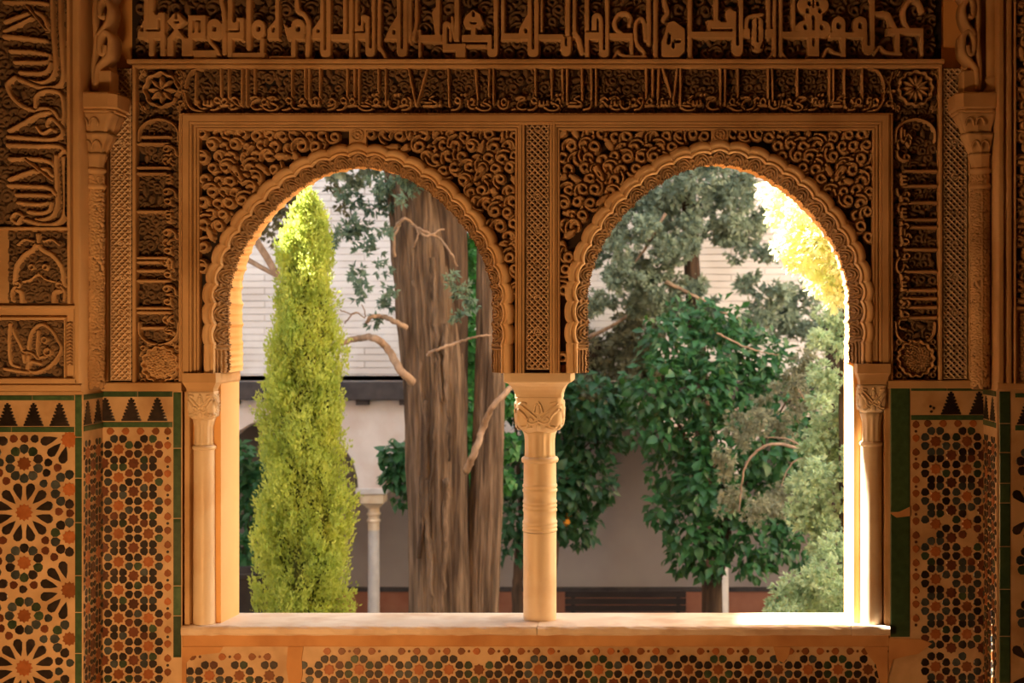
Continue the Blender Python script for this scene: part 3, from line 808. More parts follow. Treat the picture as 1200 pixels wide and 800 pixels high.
def stems(Rf, F, ss, top, w=3.0):
    for it in ss:
        s0, lo, lean = (it + (0,))[:3] if isinstance(it, tuple) else (it, 8, 0)
        Rf.stroke([F(s0, lo), F(s0 + lean * .5, (lo + top) / 2), F(s0 + lean, top)], w * .9, 1.0, 1.0, w1=w * 1.15)

def cartouche_end(Rf, F, s0, sgn, top, w=3.0):
    Rf.stroke([F(s0 + sgn * a, b) for a, b in catmull([(-20, 1), (-8, 4), (-1.5, 14), (0, top * .5), (-1.5, top - 14), (-8, top - 3), (-20, top)], 5)], w, 1.0, .8)

def rosette(Rf, c, r, n, petal=True):
    th = lambda k: 2 * PI * k / n + PI / 2
    for k in range(n):
        a = th(k)
        if petal:
            p0 = (c[0] + r * .16 * math.cos(a), c[1] + r * .16 * math.sin(a)); p1 = (c[0] + r * .46 * math.cos(a), c[1] + r * .46 * math.sin(a)); p2 = (c[0] + r * .80 * math.cos(a), c[1] + r * .80 * math.sin(a))
            Rf.stroke([p0, p1], 1.4, .9, .3, w1=r * .26); Rf.stroke([p1, p2], r * .26, .9, 0, w1=1.0)
    m = n * 2
    pts = []
    for k in range(m * 4 + 1):
        a = 2 * PI * k / (m * 4) + PI / 2
        rr = r * (1.0 + .055 * math.cos(a * n))
        pts.append((c[0] + rr * math.cos(a), c[1] + rr * math.sin(a)))
    Rf.stroke(pts, 2.6, 1.0, 1.0)

band = empty('cursive_frieze', (X(630), 0, Z(132)))
tag(band, 'carved cursive inscription band running round three sides of the windows', 'frieze')
plate('ground', 159, 79, 1101, 133, .034, M['pigment_shade'], band)
plate('ground', 159, 133, 210, 449, .034, M['pigment_shade'], band)
plate('ground', 1046, 133, 1101, 447, .034, M['pigment_shade'], band)
B = Relief(160, 80, 1100, 132.6, .78)
B2 = Relief(160, 80, 1100, 132.6, .85)
B2.scatter(11.0, 5.4, 3.0, 1.0, 1.3, seed=11, buds=.2, mask=lambda x, y: math.hypot(x - 187.5, y - 104.5) > 21 and math.hypot(x - 1074, y - 102.5) > 21)
B2.build('foliage_ground', WALL, .015, M['stucco_recess_shade'], band, base=-.034)
FH = lambda s, t: (s, 131.5 - t)
stems(B, FH, [(228, 10, 1.5), (258.5, 10), (267.5, 6), (283, 8), (288.5, 8), (298, 16), (341.5, 13), (357, 14), (362, 12), (374.5, 12), (406.5, 14), (415, 9), (420.5, 9), (443, 14), (451.5, 10),
              (487, 8, -9), (488, 8, 13), (526, 8, -1), (560, 10, -3), (572.5, 20, 1), (578, 10), (628, 12, -1), (646.5, 12), (659, 12), (664.5, 12), (682, 14), (693, 12), (698.5, 10), (757.5, 10),
              (765, 12), (771, 10, 1), (790, 10, -14), (789, 12, 5), (797.5, 9), (844.5, 10), (850, 10), (865, 12), (900.5, 13), (906, 12, -1), (935, 12), (972.5, 14), (977, 10), (990, 12), (1011, 12)], 53.5)
seq = [('nun', 231), ('sin', 238), ('waw', 250), ('loop', 258), ('ra', 274), ('ha', 270), ('jim', 292), ('loop', 305), ('jim', 312), ('ya', 310), ('waw', 334), ('nun', 341), ('loop', 349), ('ha', 366), ('sin', 364),
       ('loop', 384), ('ra', 388), ('waw', 398), ('loop', 408), ('kaf', 424), ('dots', 436), ('ya', 422), ('loop', 436), ('nun', 455), ('waw', 474), ('loop', 469), ('dots', 462), ('sin', 506), ('kaf', 498), ('waw', 532), ('dots', 540), ('loop', 548),
       ('nun', 548), ('sin', 564), ('ya', 560), ('loop', 586), ('nun', 584), ('ra', 604), ('jim', 604), ('waw', 622), ('dots', 652), ('sin', 632), ('loop', 649), ('ya', 640), ('loop', 669), ('kaf', 668), ('ra', 688), ('ha', 704), ('jim', 714), ('loop', 715), ('sin', 720),
       ('loop', 738), ('nun', 727), ('waw', 747), ('ra', 748), ('loop', 757), ('loop', 772), ('sin', 775), ('kaf', 802), ('ya', 800), ('sin', 812), ('jim', 828), ('dots', 822), ('loop', 854), ('ya', 858), ('jim', 868), ('waw', 884), ('loop', 890), ('ra', 880), ('sin', 908), ('dots', 914),
       ('nun', 902), ('loop', 920), ('jim', 934), ('ya', 926), ('waw', 952), ('sin', 956), ('dots', 960), ('loop', 980), ('kaf', 978), ('nun', 990), ('waw', 998), ('loop', 1002), ('waw', 1016), ('loop', 1022), ('ra', 1016)]
glyphs(B, FH, seq, 2.9)
cartouche_end(B, FH, 216.5, -1, 52); cartouche_end(B, FH, 1037, 1, 52)
rosette(B, (187.5, 104.5), 19.5, 8); rosette(B, (1074, 102.5), 19.5, 12)
for cx, sg in ((211, 1), (1043, -1)):
    B.ring((cx, 92), 2.6, 1.6, .9); B.ring((cx, 120), 2.8, 1.6, .9); B.stroke([(cx - 6, 106), (cx + 6, 106)], 3.2, 1, .6); B.stroke([(cx - 7, 88), (cx, 99), (cx - 7, 112)], 1.8, .9, .5); B.stroke([(cx + 4, 84), (cx, 99), (cx + 5, 127)], 1.8, .9, .5)
for cx in (187.5, 1074):
    for sx in (-1, 1):
        for sy in (-1, 1): B.ring((cx + sx * 21.5, 105 + sy * 21), 2.6, 1.7, .9); B.stroke([(cx + sx * 26, 105 + sy * 14), (cx + sx * 20, 105 + sy * 25)], 1.6, .8, .5)
B.build('horizontal_script', WALL, .036, M['stucco'], band, base=-.034)

def side_arm(u0, u1, F, H, ss, seq, roundel, seed, name):
    Rf = Relief(u0, 133.5, u1, 447, .78)
    R2 = Relief(u0, 133.5, u1, 447, .85)
    R2.scatter(11.0, 5.4, 3.0, 1.0, 1.3, seed=seed, buds=.2, mask=lambda x, y: math.hypot(x - roundel[0], y - roundel[1]) > 22)
    R2.build('foliage_ground', WALL, .015, M['stucco_recess_shade'], band, base=-.034)
    stems(Rf, F, ss, H, 3.8); glyphs(Rf, F, seq, 3.0)
    cu = (u0 + u1) / 2
    for vv, sg in ((139, -1), (404, 1)):
        Rf.stroke([(cu + a, vv - sg * b) for a, b in catmull([(-23, 26), (-22, 13), (-14, 4), (0, 0), (14, 4), (22, 13), (23, 26)], 5)], 2.8, 1, 1)
    c = roundel
    Rf.stroke([(c[0], c[1]), (c[0] + .01, c[1])], 37, .45, 1.4, dome=.0)
    rg = random.Random(seed)
    for k in range(90):
        a, r = k * 2.39996, 17 * math.sqrt(k / 90)
        x, y = c[0] + r * math.cos(a), c[1] + r * math.sin(a)
        Rf.stroke([(x - 1, y + rg.uniform(-1, 1)), (x + 1, y + rg.uniform(-1, 1))], 1.6, rg.uniform(.6, .85), .35)
    rosette(Rf, c, 20.5, 14, False)
    for sx in (-1, 1):
        for sy in (-1, 1):
            Rf.ring((c[0] + sx * 20, c[1] + sy * 19.5), 2.6, 1.7, .9); Rf.ring((c[0] + sx * 13.5, c[1] + sy * 24), 1.7, 1.3, .8); Rf.stroke([(c[0] + sx * 24, c[1] + sy * 10), (c[0] + sx * 22, c[1] + sy * 15)], 1.8, .8)
    Rf.build(name, WALL, .036, M['stucco'], band, base=-.034)
side_arm(160, 210, lambda s, t: (208.5 - t, 400 - s), 47.5,
         [(240, 10), (232, 12), (204, 12), (197, 12), (152.5, 10), (98, 10), (93, 10), (83, 12), (71, 12), (39, 10), (34, 10), (16, 10)],
         [('waw', 222), ('loop', 212), ('ha', 208), ('sin', 186), ('waw', 172), ('loop', 160), ('loop', 146), ('sin', 140), ('waw', 124), ('ha', 112), ('loop', 102), ('kaf', 84), ('loop', 74), ('waw', 58), ('sin', 46), ('loop', 42), ('ha', 22), ('loop', 8), ('nun', 2)],
         (186.5, 427), 21, 'rising_script')
side_arm(1047, 1100, lambda s, t: (1049 + t, 146 + s), 48.5,
         [(54, 12), (71.5, 10), (91, 10), (111, 12), (120, 10), (146, 12), (172, 14), (194, 10), (203.5, 10), (214, 12), (226, 10)],
         [('jim', 14), ('kaf', 6), ('waw', 34), ('loop', 58), ('sin', 60), ('waw', 78), ('loop', 84), ('nun', 92), ('sin', 98), ('loop', 114), ('kaf', 122), ('loop', 132), ('waw', 150), ('ya', 158), ('loop', 176), ('ha', 206), ('sin', 184), ('loop', 218), ('nun', 228)],
         (1074.5, 420), 22, 'descending_script')

# ---- knotted lattice strips
def lattice(name, u0, v0, u1, v1, label, plane=WALL, y=.022, pitch=6.9, depth=.023, w=1.55):
    root = empty(name, plane.pt((u0 + u1) / 2, v1, 0))
    tag(root, label, 'stucco panel', 'knotted lattice strips')
    mb = MB(); wbox(mb, u0 - 1.5, v0 - 1.5, u1 + 1.5, v1 + 1.5, y, SLAB_Y + .001); mb.build('ground', M['pigment_shade'], root)
    Rf = Relief(u0, v0, u1, v1, .55)
    W, H = u1 - u0, v1 - v0
    n = int((W + H) / pitch) + 2
    for k in range(-int(H / pitch) - 2, int(W / pitch) + 2):
        a = u0 + (k + .5) * pitch
        Rf.stroke([(a, v0), (a + H, v0 + H)], w, 1.0, 0, edge=.8)
    for k in range(0, n):
        a = u0 + (k + .5) * pitch
        Rf.stroke([(a, v0), (a - H, v0 + H)], w, 1.0, 0, edge=.8)
    # tie the lines along both edges and add the small knots
    v = v0 + pitch / 2
    while v < v1:
        for e, sg in ((u0, 1), (u1, -1)):
            Rf.stroke(catmull([(e + sg * 3.2, v - 2.8), (e + sg * 1.0, v), (e + sg * 3.2, v + 2.8)], 3), w, 1, .2, edge=.8)
        v += pitch
    v = v0 + 8
    while v < v1 - 6:
        Rf.ring(((u0 + u1) / 2, v), 3.4, w, .95, .25); v += 39.6
    for vv in (v0 + .8, v1 - .8): Rf.stroke([(u0, vv), (u1, vv)], 1.6, 1)
    for e in (u0 + .6, u1 - .6): Rf.stroke([(e, v0), (e, v1)], 1.3, 1)
    Rf.build('lattice', plane, depth, M['lattice'], root, base=-y)
    return root
lattice('lattice_strip', 616.5, 143, 643.5, 433, 'pale knotted lattice strip on the mullion between the two arches')
lattice('lattice_strip', 129, 80, 154, 446, 'knotted lattice strip beside the corner shaft on the cypress side')
lattice('lattice_strip', 1105.5, 80, 1133.5, 444, 'knotted lattice strip beside the corner shaft on the sunlit side')


# ------------------------------------------------------------------ sill
sill = empty('window_sill', (X(628), .1, .53))
tag(sill, 'long pale marble window sill under both arches', 'sill')
for u0, u1 in ((215, 629.4), (630.2, 996), (996.8, 1041.5)):
    mb = MB()
    prof = [(-.030, .536), (-.034, .543), (-.034, .560), (-.028, .568), (-.018, .5705), (.10, .5625), (.335, .546), (.335, .512), (.0, .512), (-.006, .5362)]
    # edge of the slab is a little worn: vary the front profile along its length
    n = max(3, int((u1 - u0) / 9)); rings = []
    for i in range(n + 1):
        u = u0 + (u1 - u0) * i / n
        jx = rng.uniform(-.0022, .0022, len(prof)); jz = rng.uniform(-.0016, .0016, len(prof)); jx[5:] = 0; jz[5:] = 0
        rings.append([(X(u), y + jx[k], z + jz[k]) for k, (y, z) in enumerate(prof)])
    mb.loft([r[::-1] for r in rings])
    mb.build('sill_slab', M['sill'], sill)
mb = MB(); mb.box((X(214), -.010, Z(757)), (X(1042), SLAB_Y + .01, .5355), .004)
tag(mb.build('trim_13', M['sill_plaster']), 'orange plaster strip between sill and tiles', kind='structure')

# ------------------------------------------------------------------ central column
def sq_ring(cx, cy, hx, hy, z, e, n=40):
    """rounded-square section; e = 1 circle, larger = squarer"""
    out = []
    for j in range(n):
        a = 2 * PI * j / n
        c, s_ = math.cos(a), math.sin(a)
        k = (abs(c) ** (2 * e) + abs(s_) ** (2 * e)) ** (-1 / (2 * e))
        out.append((cx + hx * c * k, cy + hy * s_ * k, z))
    return out
def zc(py, y): return CAMZ + (380 - py) * (DIST + y) / FPX

def leaf_carving(name, fn, w, h, parent, mat):
    """acanthus-like leaves on one face of a capital block; fn maps (s, t, lift) to a point"""
    Rf = Relief(-w / 2, 0, w / 2, h, .6)
    for sg in (-1, 1):
        Rf.stroke(catmull([(sg * w * .44, h * .16), (sg * w * .22, h * .40), (sg * w * .06, h * .58)], 5), 2.0, 1, .5)
        Rf.stroke(catmull([(sg * w * .46, h * .34), (sg * w * .30, h * .56), (sg * w * .26, h * .84), (sg * w * .40, h * .90)], 5), 2.6, 1, .5)
        Rf.stroke(catmull([(sg * w * .12, h * .66), (sg * w * .20, h * .58), (sg * w * .26, h * .70), (sg * w * .14, h * .78), (0, h * .70)], 5), 1.8, .9, .5)
        Rf.stroke(catmull([(sg * w * .10, h * .40), (sg * w * .05, h * .20), (0, h * .10)], 4), 2.2, 1, .4)
        Rf.stroke([(sg * w * .30, h * .14), (sg * w * .40, h * .12)], 3.0, .8, .4)
        Rf.stroke([(sg * w * .18, h * .90), (sg * w * .34, h * .98)], 2.6, .9, .4)
    Rf.stroke([(0, h * .24), (0, h * .42)], 4.2, .9, .6)
    Rf.stroke([(0, h * .86), (0, h * .98)], 5.0, .9, .5)
    return Rf.build(name, None, .008, mat, parent, fn=fn)

colm = empty('marble_column', (X(629.5), .15, .56))
tag(colm, 'slender cream marble column with ringed shaft standing between the two arches', 'column', 'window columns')
cx, cy = X(629.5), .15
mb = MB()
prof = [(.0665, .552), (.0665, zc(622, cy))]
for py in (620, 615.5, 611): prof += [(.0662, zc(py + 2.2, cy)), (.0700, zc(py + .9, cy)), (.0700, zc(py - .9, cy)), (.0662, zc(py - 2.2, cy))]
prof += [(.0655, zc(604, cy))]
for py in (597, 592, 587): prof += [(.0655, zc(py + 2.3, cy)), (.0690, zc(py + .9, cy)), (.0690, zc(py - .9, cy)), (.0655, zc(py - 2.3, cy))]
prof += [(.0665, zc(580, cy))]
for py in (574, 568.5): prof += [(.0660, zc(py + 2.3, cy)), (.0700, zc(py + .9, cy)), (.0700, zc(py - .9, cy)), (.0660, zc(py - 2.3, cy))]
prof += [(.0650, zc(541, cy))]
mb.lathe(prof, (cx, cy), 40); mb.build('shaft', M['marble'], colm, True)
mb = MB(); mb.lathe([(.060, zc(542, cy)), (.0715, zc(541, cy)), (.0745, zc(539, cy)), (.0745, zc(537, cy)), (.070, zc(535, cy)), (.060, zc(534, cy))], (cx, cy), 36); mb.build('astragal', M['marble'], colm, True)
mb = MB(); rings = []
for py, r, fl in ((535, .0625, .02), (530, .0615, .07), (515, .0615, .07), (509, .064, .05), (503, .072, .0)):
    rings.append([(cx + r * (1 - fl * (.5 + .5 * math.cos(12 * a))) * math.cos(a), cy + r * (1 - fl * (.5 + .5 * math.cos(12 * a))) * math.sin(a), zc(py, cy)) for a in np.linspace(0, 2 * PI, 96, endpoint=False)])
mb.loft(rings); mb.build('fluted_neck', M['marble'], colm, True)
mb = MB()
cap_prof = [(509, .060, 1.1), (505, .074, 1.6), (501, .086, 3), (494, .0925, 4), (484, .0915, 5), (476, .0905, 6), (468, .0905, 7), (466.5, .0935, 7), (465, .0935, 7)]
mb.loft([sq_ring(cx, cy, h, h, zc(py, .06), e, 64) for py, h, e in cap_prof])
cap = mb.build('capital', M['marble'], colm, True)
def hs(z):
    zs = [zc(p, .06) for p, _, _ in cap_prof]; return np.interp(z, zs, [h for _, h, _ in cap_prof])
def face_fn(kind):
    def f(U, V, H):
        z = zc(467.5, .06) - V * 5.36 / FPX
        s_ = U * 5.36 / FPX
        o = hs(z) - .0008 + H
        if kind == 0: return np.stack([cx + s_, cy - o, z], -1)
        return np.stack([cx + kind * o, cy + kind * s_, z], -1)
    return f
for kd in (0, 1, -1): leaf_carving('leaf_carving', face_fn(kd), 50, 37, cap, M['marble'])
mb = MB()
mb.loft([sq_ring(cx, cy, hx, hy, z, 9, 48) for hx, hy, z in ((.0925, .0925, zc(466, .06)), (.094, .094, zc(462, .06)), (.099, .101, zc(457.5, .05)), (.108, .114, zc(453, .03)), (.121, .132, zc(449.5, .01)), (.133, .148, zc(448, 0)), (.135, .150, zc(446.5, 0)), (.135, .150, zc(438, 0)), (.134, .149, Z(437)))])
mb.build('abacus', M['marble'], colm, False)

# ------------------------------------------------------------------ jamb columns
def jamb_column(u, vtop, side, label):
    cx, cy = X(u), .040
    r = .0415
    o = empty('jamb_column', (cx, cy, .56)); tag(o, label, 'column', 'window columns')
    dz = vtop - 437
    mb = MB(); mb.lathe([(r * 1.04, .552), (r * 1.02, .60), (r, zc(640, cy)), (r * .97, zc(526 + dz * .4, cy))], (cx, cy), 32); mb.build('shaft', M['marble'], o, True)
    mb = MB(); mb.lathe([(r * .95, zc(527 + dz * .4, cy)), (r * 1.10, zc(525.5 + dz * .4, cy)), (r * 1.12, zc(523 + dz * .4, cy)), (r * .95, zc(521 + dz * .4, cy))], (cx, cy), 28); mb.build('astragal', M['marble'], o, True)
    mb = MB(); rings = []
    for py, rr, fl in ((522, .9, .03), (517, .90, .12), (500, .90, .12), (494, 1.0, .05), (488, 1.12, 0)):
        rings.append([(cx + r * rr * (1 - fl * (.5 + .5 * math.cos(10 * a))) * math.cos(a), cy + r * rr * (1 - fl * (.5 + .5 * math.cos(10 * a))) * math.sin(a), zc(py + dz * .5, cy)) for a in np.linspace(0, 2 * PI, 80, endpoint=False)])
    mb.loft(rings); mb.build('fluted_neck', M['marble'], o, True)
    prof = [(491, .042, 1.2), (487, .050, 2.5), (480, .0535, 4), (468, .053, 5), (461, .053, 6), (458, .056, 6)]
    mb = MB(); mb.loft([sq_ring(cx, cy, h, h, zc(py + dz * .7, cy), e, 56) for py, h, e in prof]); cp = mb.build('capital', M['marble'], o, True)
    zs = [zc(p + dz * .7, cy) for p, _, _ in prof]; hh = [h for _, h, _ in prof]
    def mk(kind):
        def f(U, V, H):
            z = zs[-1] - .004 - V * 5.3 / FPX; s_ = U * 5.3 / FPX
            w = np.interp(z, zs, hh) - .0006 + H
            if kind == 0: return np.stack([cx + s_, cy - w, z], -1)
            return np.stack([cx + kind * w, cy + kind * s_, z], -1)
        return f
    for kd in (0, -side): leaf_carving('leaf_carving', mk(kd), 29, 29, cp, M['marble'])
    mb = MB()
    inner = X(u) - side * .066
    outer_ = X(u) + side * .064
    x0, x1 = min(inner, outer_), max(inner, outer_)
    mb.loft([[(x0 + i, -.028 + i, z), (x1 - i, -.028 + i, z), (x1 - i, .30, z), (x0 + i, .30, z)] for i, z in ((.014, zc(459 + dz * .8, 0)), (.012, zc(455 + dz * .9, 0)), (.004, zc(450 + dz, 0)), (0, zc(448 + dz, 0)), (0, Z(437 + dz)))])
    mb.build('abacus', M['frame'], o)
    # slim plaster bead behind the shaft
    mb = MB(); wbox(mb, u + side * 17 - 3, vtop + 22, u + side * 17 + 3, 737, .006, SLAB_Y + .002, .002); mb.build('backing_bead', M['frame'], o)
jamb_column(235.5, 437, -1, 'engaged marble column against the glowing orange jamb beside the cypress')
jamb_column(1023.0, 426, 1, 'engaged marble column against the dazzling white sunlit jamb')

# ------------------------------------------------------------------ corner shafts, muqarnas capitals and corbels
def corner_shaft(side, cx, label, label2):
    cy = -.100
    r = .037
    o = empty('corner_shaft', (cx, cy, zc(455, cy))); tag(o, label, 'engaged shaft', 'corner shafts')
    zb, zt = zc(456, cy), zc(206, cy)
    mb = MB(); mb.lathe([(r * .86, zb), (r * .86, zt)], (cx, cy), 28); mb.build('core', M['stucco_recess_shade'], o, True)
    L = 250.0; circ = 58.0
    Rf = Relief(0, 0, circ, L, .8)
    Rf.scatter(7.2, 3.7, 2.0, 1, .8, seed=9 + side, buds=.15)
    for e in (0, circ / 2, circ): Rf.stroke([(e, 0), (e, L)], 1.6, .8)
    def fn(U, V, H):
        a = U / circ * 2 * PI + PI / 2
        rr = r * .855 + H
        return np.stack([cx + rr * np.cos(a), cy + rr * np.sin(a), zt - V * (zt - zb) / L], -1)
    Rf.build('leaf_carving', None, .0075, M['stucco'], o, fn=fn)
    mb = MB(); mb.lathe([(r * 1.0, zc(222, cy)), (r * 1.12, zc(220, cy)), (r * 1.12, zc(217, cy)), (r * .92, zc(215, cy)), (r * .92, zc(204, cy)), (r * 1.14, zc(202, cy)), (r * 1.14, zc(199, cy)), (r * .95, zc(197, cy))], (cx, cy), 28); mb.build('collar', M['stucco'], o, True)
    # capital: three diminishing muqarnas tiers under a chamfered abacus
    c = empty('muqarnas_capital', (cx, cy, zc(198, cy))); tag(c, label2, 'capital', 'corner capitals')
    ox = cx - side * .018
    def lobed(py, hx, lob, n, ph=0.0, sq=2.0, dx=0.0):
        out = []
        for j in range(72):
            a = 2 * PI * j / 72
            cc, ss = math.cos(a), math.sin(a)
            k = (abs(cc) ** (2 * sq) + abs(ss) ** (2 * sq)) ** (-1 / (2 * sq))
            m = 1 - lob * abs(math.sin(n * a / 2 + ph))
            out.append((cx + dx + hx * k * m * cc, cy + hx * k * m * ss, zc(py, cy)))
        return out
    d = -side * .5
    mb = MB(); mb.loft([lobed(200, .030, 0, 8), lobed(192, .036, .06, 8, .4, 1.2), lobed(184, .041, .10, 8, .4, 1.4, d * .005), lobed(181, .046, .02, 8, .4, 1.6, d * .008)]); mb.build('neck_tier', M['stucco'], c, True)
    mb = MB(); mb.loft([lobed(182, .040, .12, 8, 0, 1.5, d * .01), lobed(176, .046, .14, 8, 0, 1.6, d * .014), lobed(168, .054, .15, 8, 0, 1.8, d * .02), lobed(161, .060, .10, 8, 0, 2.0, d * .026), lobed(158, .062, .01, 8, 0, 2.2, d * .03)]); mb.build('lower_tier', M['stucco'], c, True)
    mb = MB(); mb.loft([lobed(160, .054, .12, 8, .39, 1.8, d * .03), lobed(152, .062, .14, 8, .39, 2.2, d * .036), lobed(144, .068, .10, 8, .39, 3, d * .04), lobed(138, .072, .04, 8, .39, 4, d * .044), lobed(134, .074, 0, 8, .39, 5, d * .046)]); mb.build('upper_tier', M['stucco'], c, True)
    for k, (px0, py0) in enumerate(((-.036, 142), (.004, 142), (-.018, 168), (.016, 168))):
        mb = MB()
        yy = cy - (.068 if k < 2 else .050)
        pts = [(cx + d * (.04 if k < 2 else .02) + px0 + .016 * math.cos(t), yy - .002, zc(py0 + 8, cy) + .030 * math.sin(t)) for t in np.linspace(0, PI, 9)]
        mb.tube(pts, .0042, 6); mb.build('niche_arch', M['stucco'], c, True)
    def oct_ring(py, h, ch, dx):
        x, y, z = cx + dx, cy, zc(py, cy)
        return [(x - h + ch, y - h, z), (x + h - ch, y - h, z), (x + h, y - h + ch, z), (x + h, y + h - ch, z), (x + h - ch, y + h, z), (x - h + ch, y + h, z), (x - h, y + h - ch, z), (x - h, y - h + ch, z)]
    mb = MB(); mb.loft([oct_ring(p, h, .026, d * .046) for p, h in ((135, .074), (134, .080), (132.5, .080), (131, .076), (129, .086), (114, .088), (112, .084))]); mb.build('abacus', M['frame'], c)
    # corbel rising out of the frame
    b = empty('scroll_corbel', (cx, cy, zc(112, cy))); tag(b, 'carved scroll corbel above the %s corner capital' % ('cypress-side' if side < 0 else 'sunlit-side'), 'corbel', 'scroll corbels')
    mb = MB(); mb.lathe([(.034, zc(112, cy)), (.034, zc(108, cy)), (.024, zc(104, cy)), (.022, zc(99, cy)), (.027, zc(96, cy)), (.027, zc(94, cy)), (.022, zc(92, cy)), (.022, zc(-40, cy))], (cx + side * .036, cy - .035), 20); mb.build('baluster', M['frame'], b, True)
    mb = MB(); mb.box((cx - .05, cy + .01, zc(112, cy)), (cx + .05, cy + .10, zc(-40, cy)), .004); mb.build('back_block', M['frame'], b)
    s_ = -side
    def S(pts, w, y0, y1, name, rad=.0):
        mbb = MB(); P = catmull([(cx + s_ * a, zc(bb, cy)) for a, bb in pts], 6)
        L_, R_ = [], []
        for i, p in enumerate(P):
            q0, q1 = P[max(i - 1, 0)], P[min(i + 1, len(P) - 1)]
            dx, dz = q1[0] - q0[0], q1[1] - q0[1]; l = math.hypot(dx, dz) or 1
            L_.append((p[0] - dz / l * w, p[1] + dx / l * w)); R_.append((p[0] + dz / l * w, p[1] - dx / l * w))
        mbb.loft([[(a[0], y0, a[1]), (p[0], y0 - w * .5, p[1]), (bq[0], y0, bq[1]), (bq[0], y1, bq[1]), (a[0], y1, a[1])] for a, bq, p in zip(L_, R_, P)])
        mbb.build(name, M['stucco'], b, True)
    S([(.020, 108), (.026, 84), (.048, 74), (.072, 64), (.074, 46), (.052, 40), (.034, 50), (.038, 64), (.054, 66), (.058, 56)], .0085, cy - .05, cy + .05, 'lower_volute')
    S([(.030, 44), (.062, 30), (.074, 14), (.058, 2), (.038, 8), (.040, 22), (.056, 22)], .0085, cy - .05, cy + .05, 'upper_volute')
    S([(.060, 4), (.082, -8), (.098, -24), (.100, -40)], .010, cy - .05, cy + .05, 'crest')
    S([(.014, 108), (.012, 80), (.020, 50), (.016, 20), (.022, -10), (.018, -40)], .008, cy - .045, cy + .05, 'leaf_rib')
    mb = MB(); mb.box((cx + s_ * .024, cy - .035, zc(112, cy)), (cx + s_ * .074, cy + .05, zc(84, cy)), .004); mb.build('foot_block', M['stucco'], b)
corner_shaft(-1, X(UL) + .010, 'leaf-carved engaged corner shaft on the cypress side', 'muqarnas capital on the corner shaft of the cypress side')
corner_shaft(1, X(UR) - .040, 'leaf-carved engaged corner shaft on the sunlit side', 'muqarnas capital on the corner shaft of the sunlit side')

# ------------------------------------------------------------------ stucco panels on the projecting piers
def pier_trim(n, label, path, w, h):
    return trim('trim_%d' % n, label, path, [(a, b) for a, b in fillet(w, h, -.001)], PIERP)
def pier_plate(name, u0, v0, u1, v1, parent, mat='pigment_shade'):
    # the panel bed, sunk between the raised mouldings of the pier
    mb = MB()
    c = [PIERP.pt(u0, v1, .002), PIERP.pt(u1, v1, .002), PIERP.pt(u1, v0, .002), PIERP.pt(u0, v0, .002)]
    d = [p + Vector((0, .004, 0)) for p in c]
    mb.add(c + d, [(0, 1, 2, 3), (4, 7, 6, 5), (0, 4, 5, 1), (1, 5, 6, 2), (2, 6, 7, 3), (3, 7, 4, 0)])
    return mb.build(name, M[mat], parent)
tp = empty('script_panel', PIERP.pt(45, 266, 0)); tag(tp, 'tall panel of large cursive script carved on the pier beside the cypress bay', 'stucco panel')
pier_plate('ground', -60, -20, 79, 265, tp)
Rf = Relief(-60, -18, 79, 265, .85)
R2 = Relief(-60, -18, 79, 265, .9)
R2.scatter(13, 6.4, 3.8, 1, 1.6, seed=44)
R2.build('foliage_ground', PIERP, .011, M['stucco_recess_shade'], tp, base=.002)
def ps(pts, w=5.4): Rf.stroke(catmull(pts, 5), w, 1.0, 1.2, w1=w * .85)
for dv in (0, 183):
    ps([(9, 27 + dv), (28, 20 + dv), (44, 16 + dv), (53, 21 + dv), (57, 29 + dv), (56, 37 + dv)] if dv == 0 else [(14, 211), (38, 202), (56, 199), (63, 206)])
ps([(8, 38), (25, 30), (42, 21)], 4.6); ps([(30, 4), (40, 16), (56, 36)], 2.6); ps([(8, 44), (30, 46), (56, 49)], 6); ps([(8, 4), (40, 4), (58, 6)], 5)
ps([(15, 61), (40, 62), (58, 65)], 5); ps([(20, 74), (40, 74), (60, 73), (61, 66)], 4.6); ps([(26, 86), (46, 87), (58, 84), (62, 75)], 5)
ps([(63, -16), (65, 40), (67, 66), (67, 82), (62, 93), (50, 98), (36, 96)], 5.2); ps([(73, -16), (74, 40), (76, 75), (76, 92), (70, 102), (52, 104), (34, 98), (20, 92)], 5.6)
ps([(20, 92), (12, 99), (14, 110), (24, 122), (38, 129), (54, 128), (66, 132), (71, 140)], 5.4); ps([(44, 126), (45, 114), (54, 108), (66, 108), (75, 114), (77, 138), (74, 150)], 5)
ps([(14, 154), (32, 144), (48, 135), (60, 133)], 5.4); ps([(12, 161), (40, 163), (64, 164), (75, 158), (73, 149), (62, 140), (58, 148), (66, 154)], 4.8); ps([(46, 150), (52, 157), (62, 152)], 4)
ps([(12, 171), (44, 172), (70, 172), (77, 177), (72, 182)], 5.4); ps([(14, 187), (42, 187), (60, 190), (66, 196)], 5)
ps([(32, 188), (48, 200), (63, 212)], 2.6); ps([(68, 184), (69, 215), (70, 236), (65, 252), (52, 258), (44, 258)], 5.2); ps([(77, 186), (79, 220), (79, 246), (72, 260), (56, 264), (38, 260), (27, 256)], 5.6)
ps([(13, 218), (40, 219), (60, 221), (67, 228)], 5); ps([(22, 229), (42, 229), (60, 230)], 4.6); ps([(24, 238), (46, 240), (60, 238)], 4.6); ps([(36, 249), (50, 250), (60, 247), (63, 238)], 4.6); ps([(27, 256), (22, 262), (16, 256), (22, 250), (30, 254)], 4)
for vv in (28, 88, 150, 212): ps([(-55, vv), (-30, vv + 6), (-4, vv + 2)], 5.4); ps([(-50, vv + 22), (-20, vv + 22), (-6, vv + 30)], 5)
Rf.build('script_relief', PIERP, .026, M['stucco'], tp, base=.002)

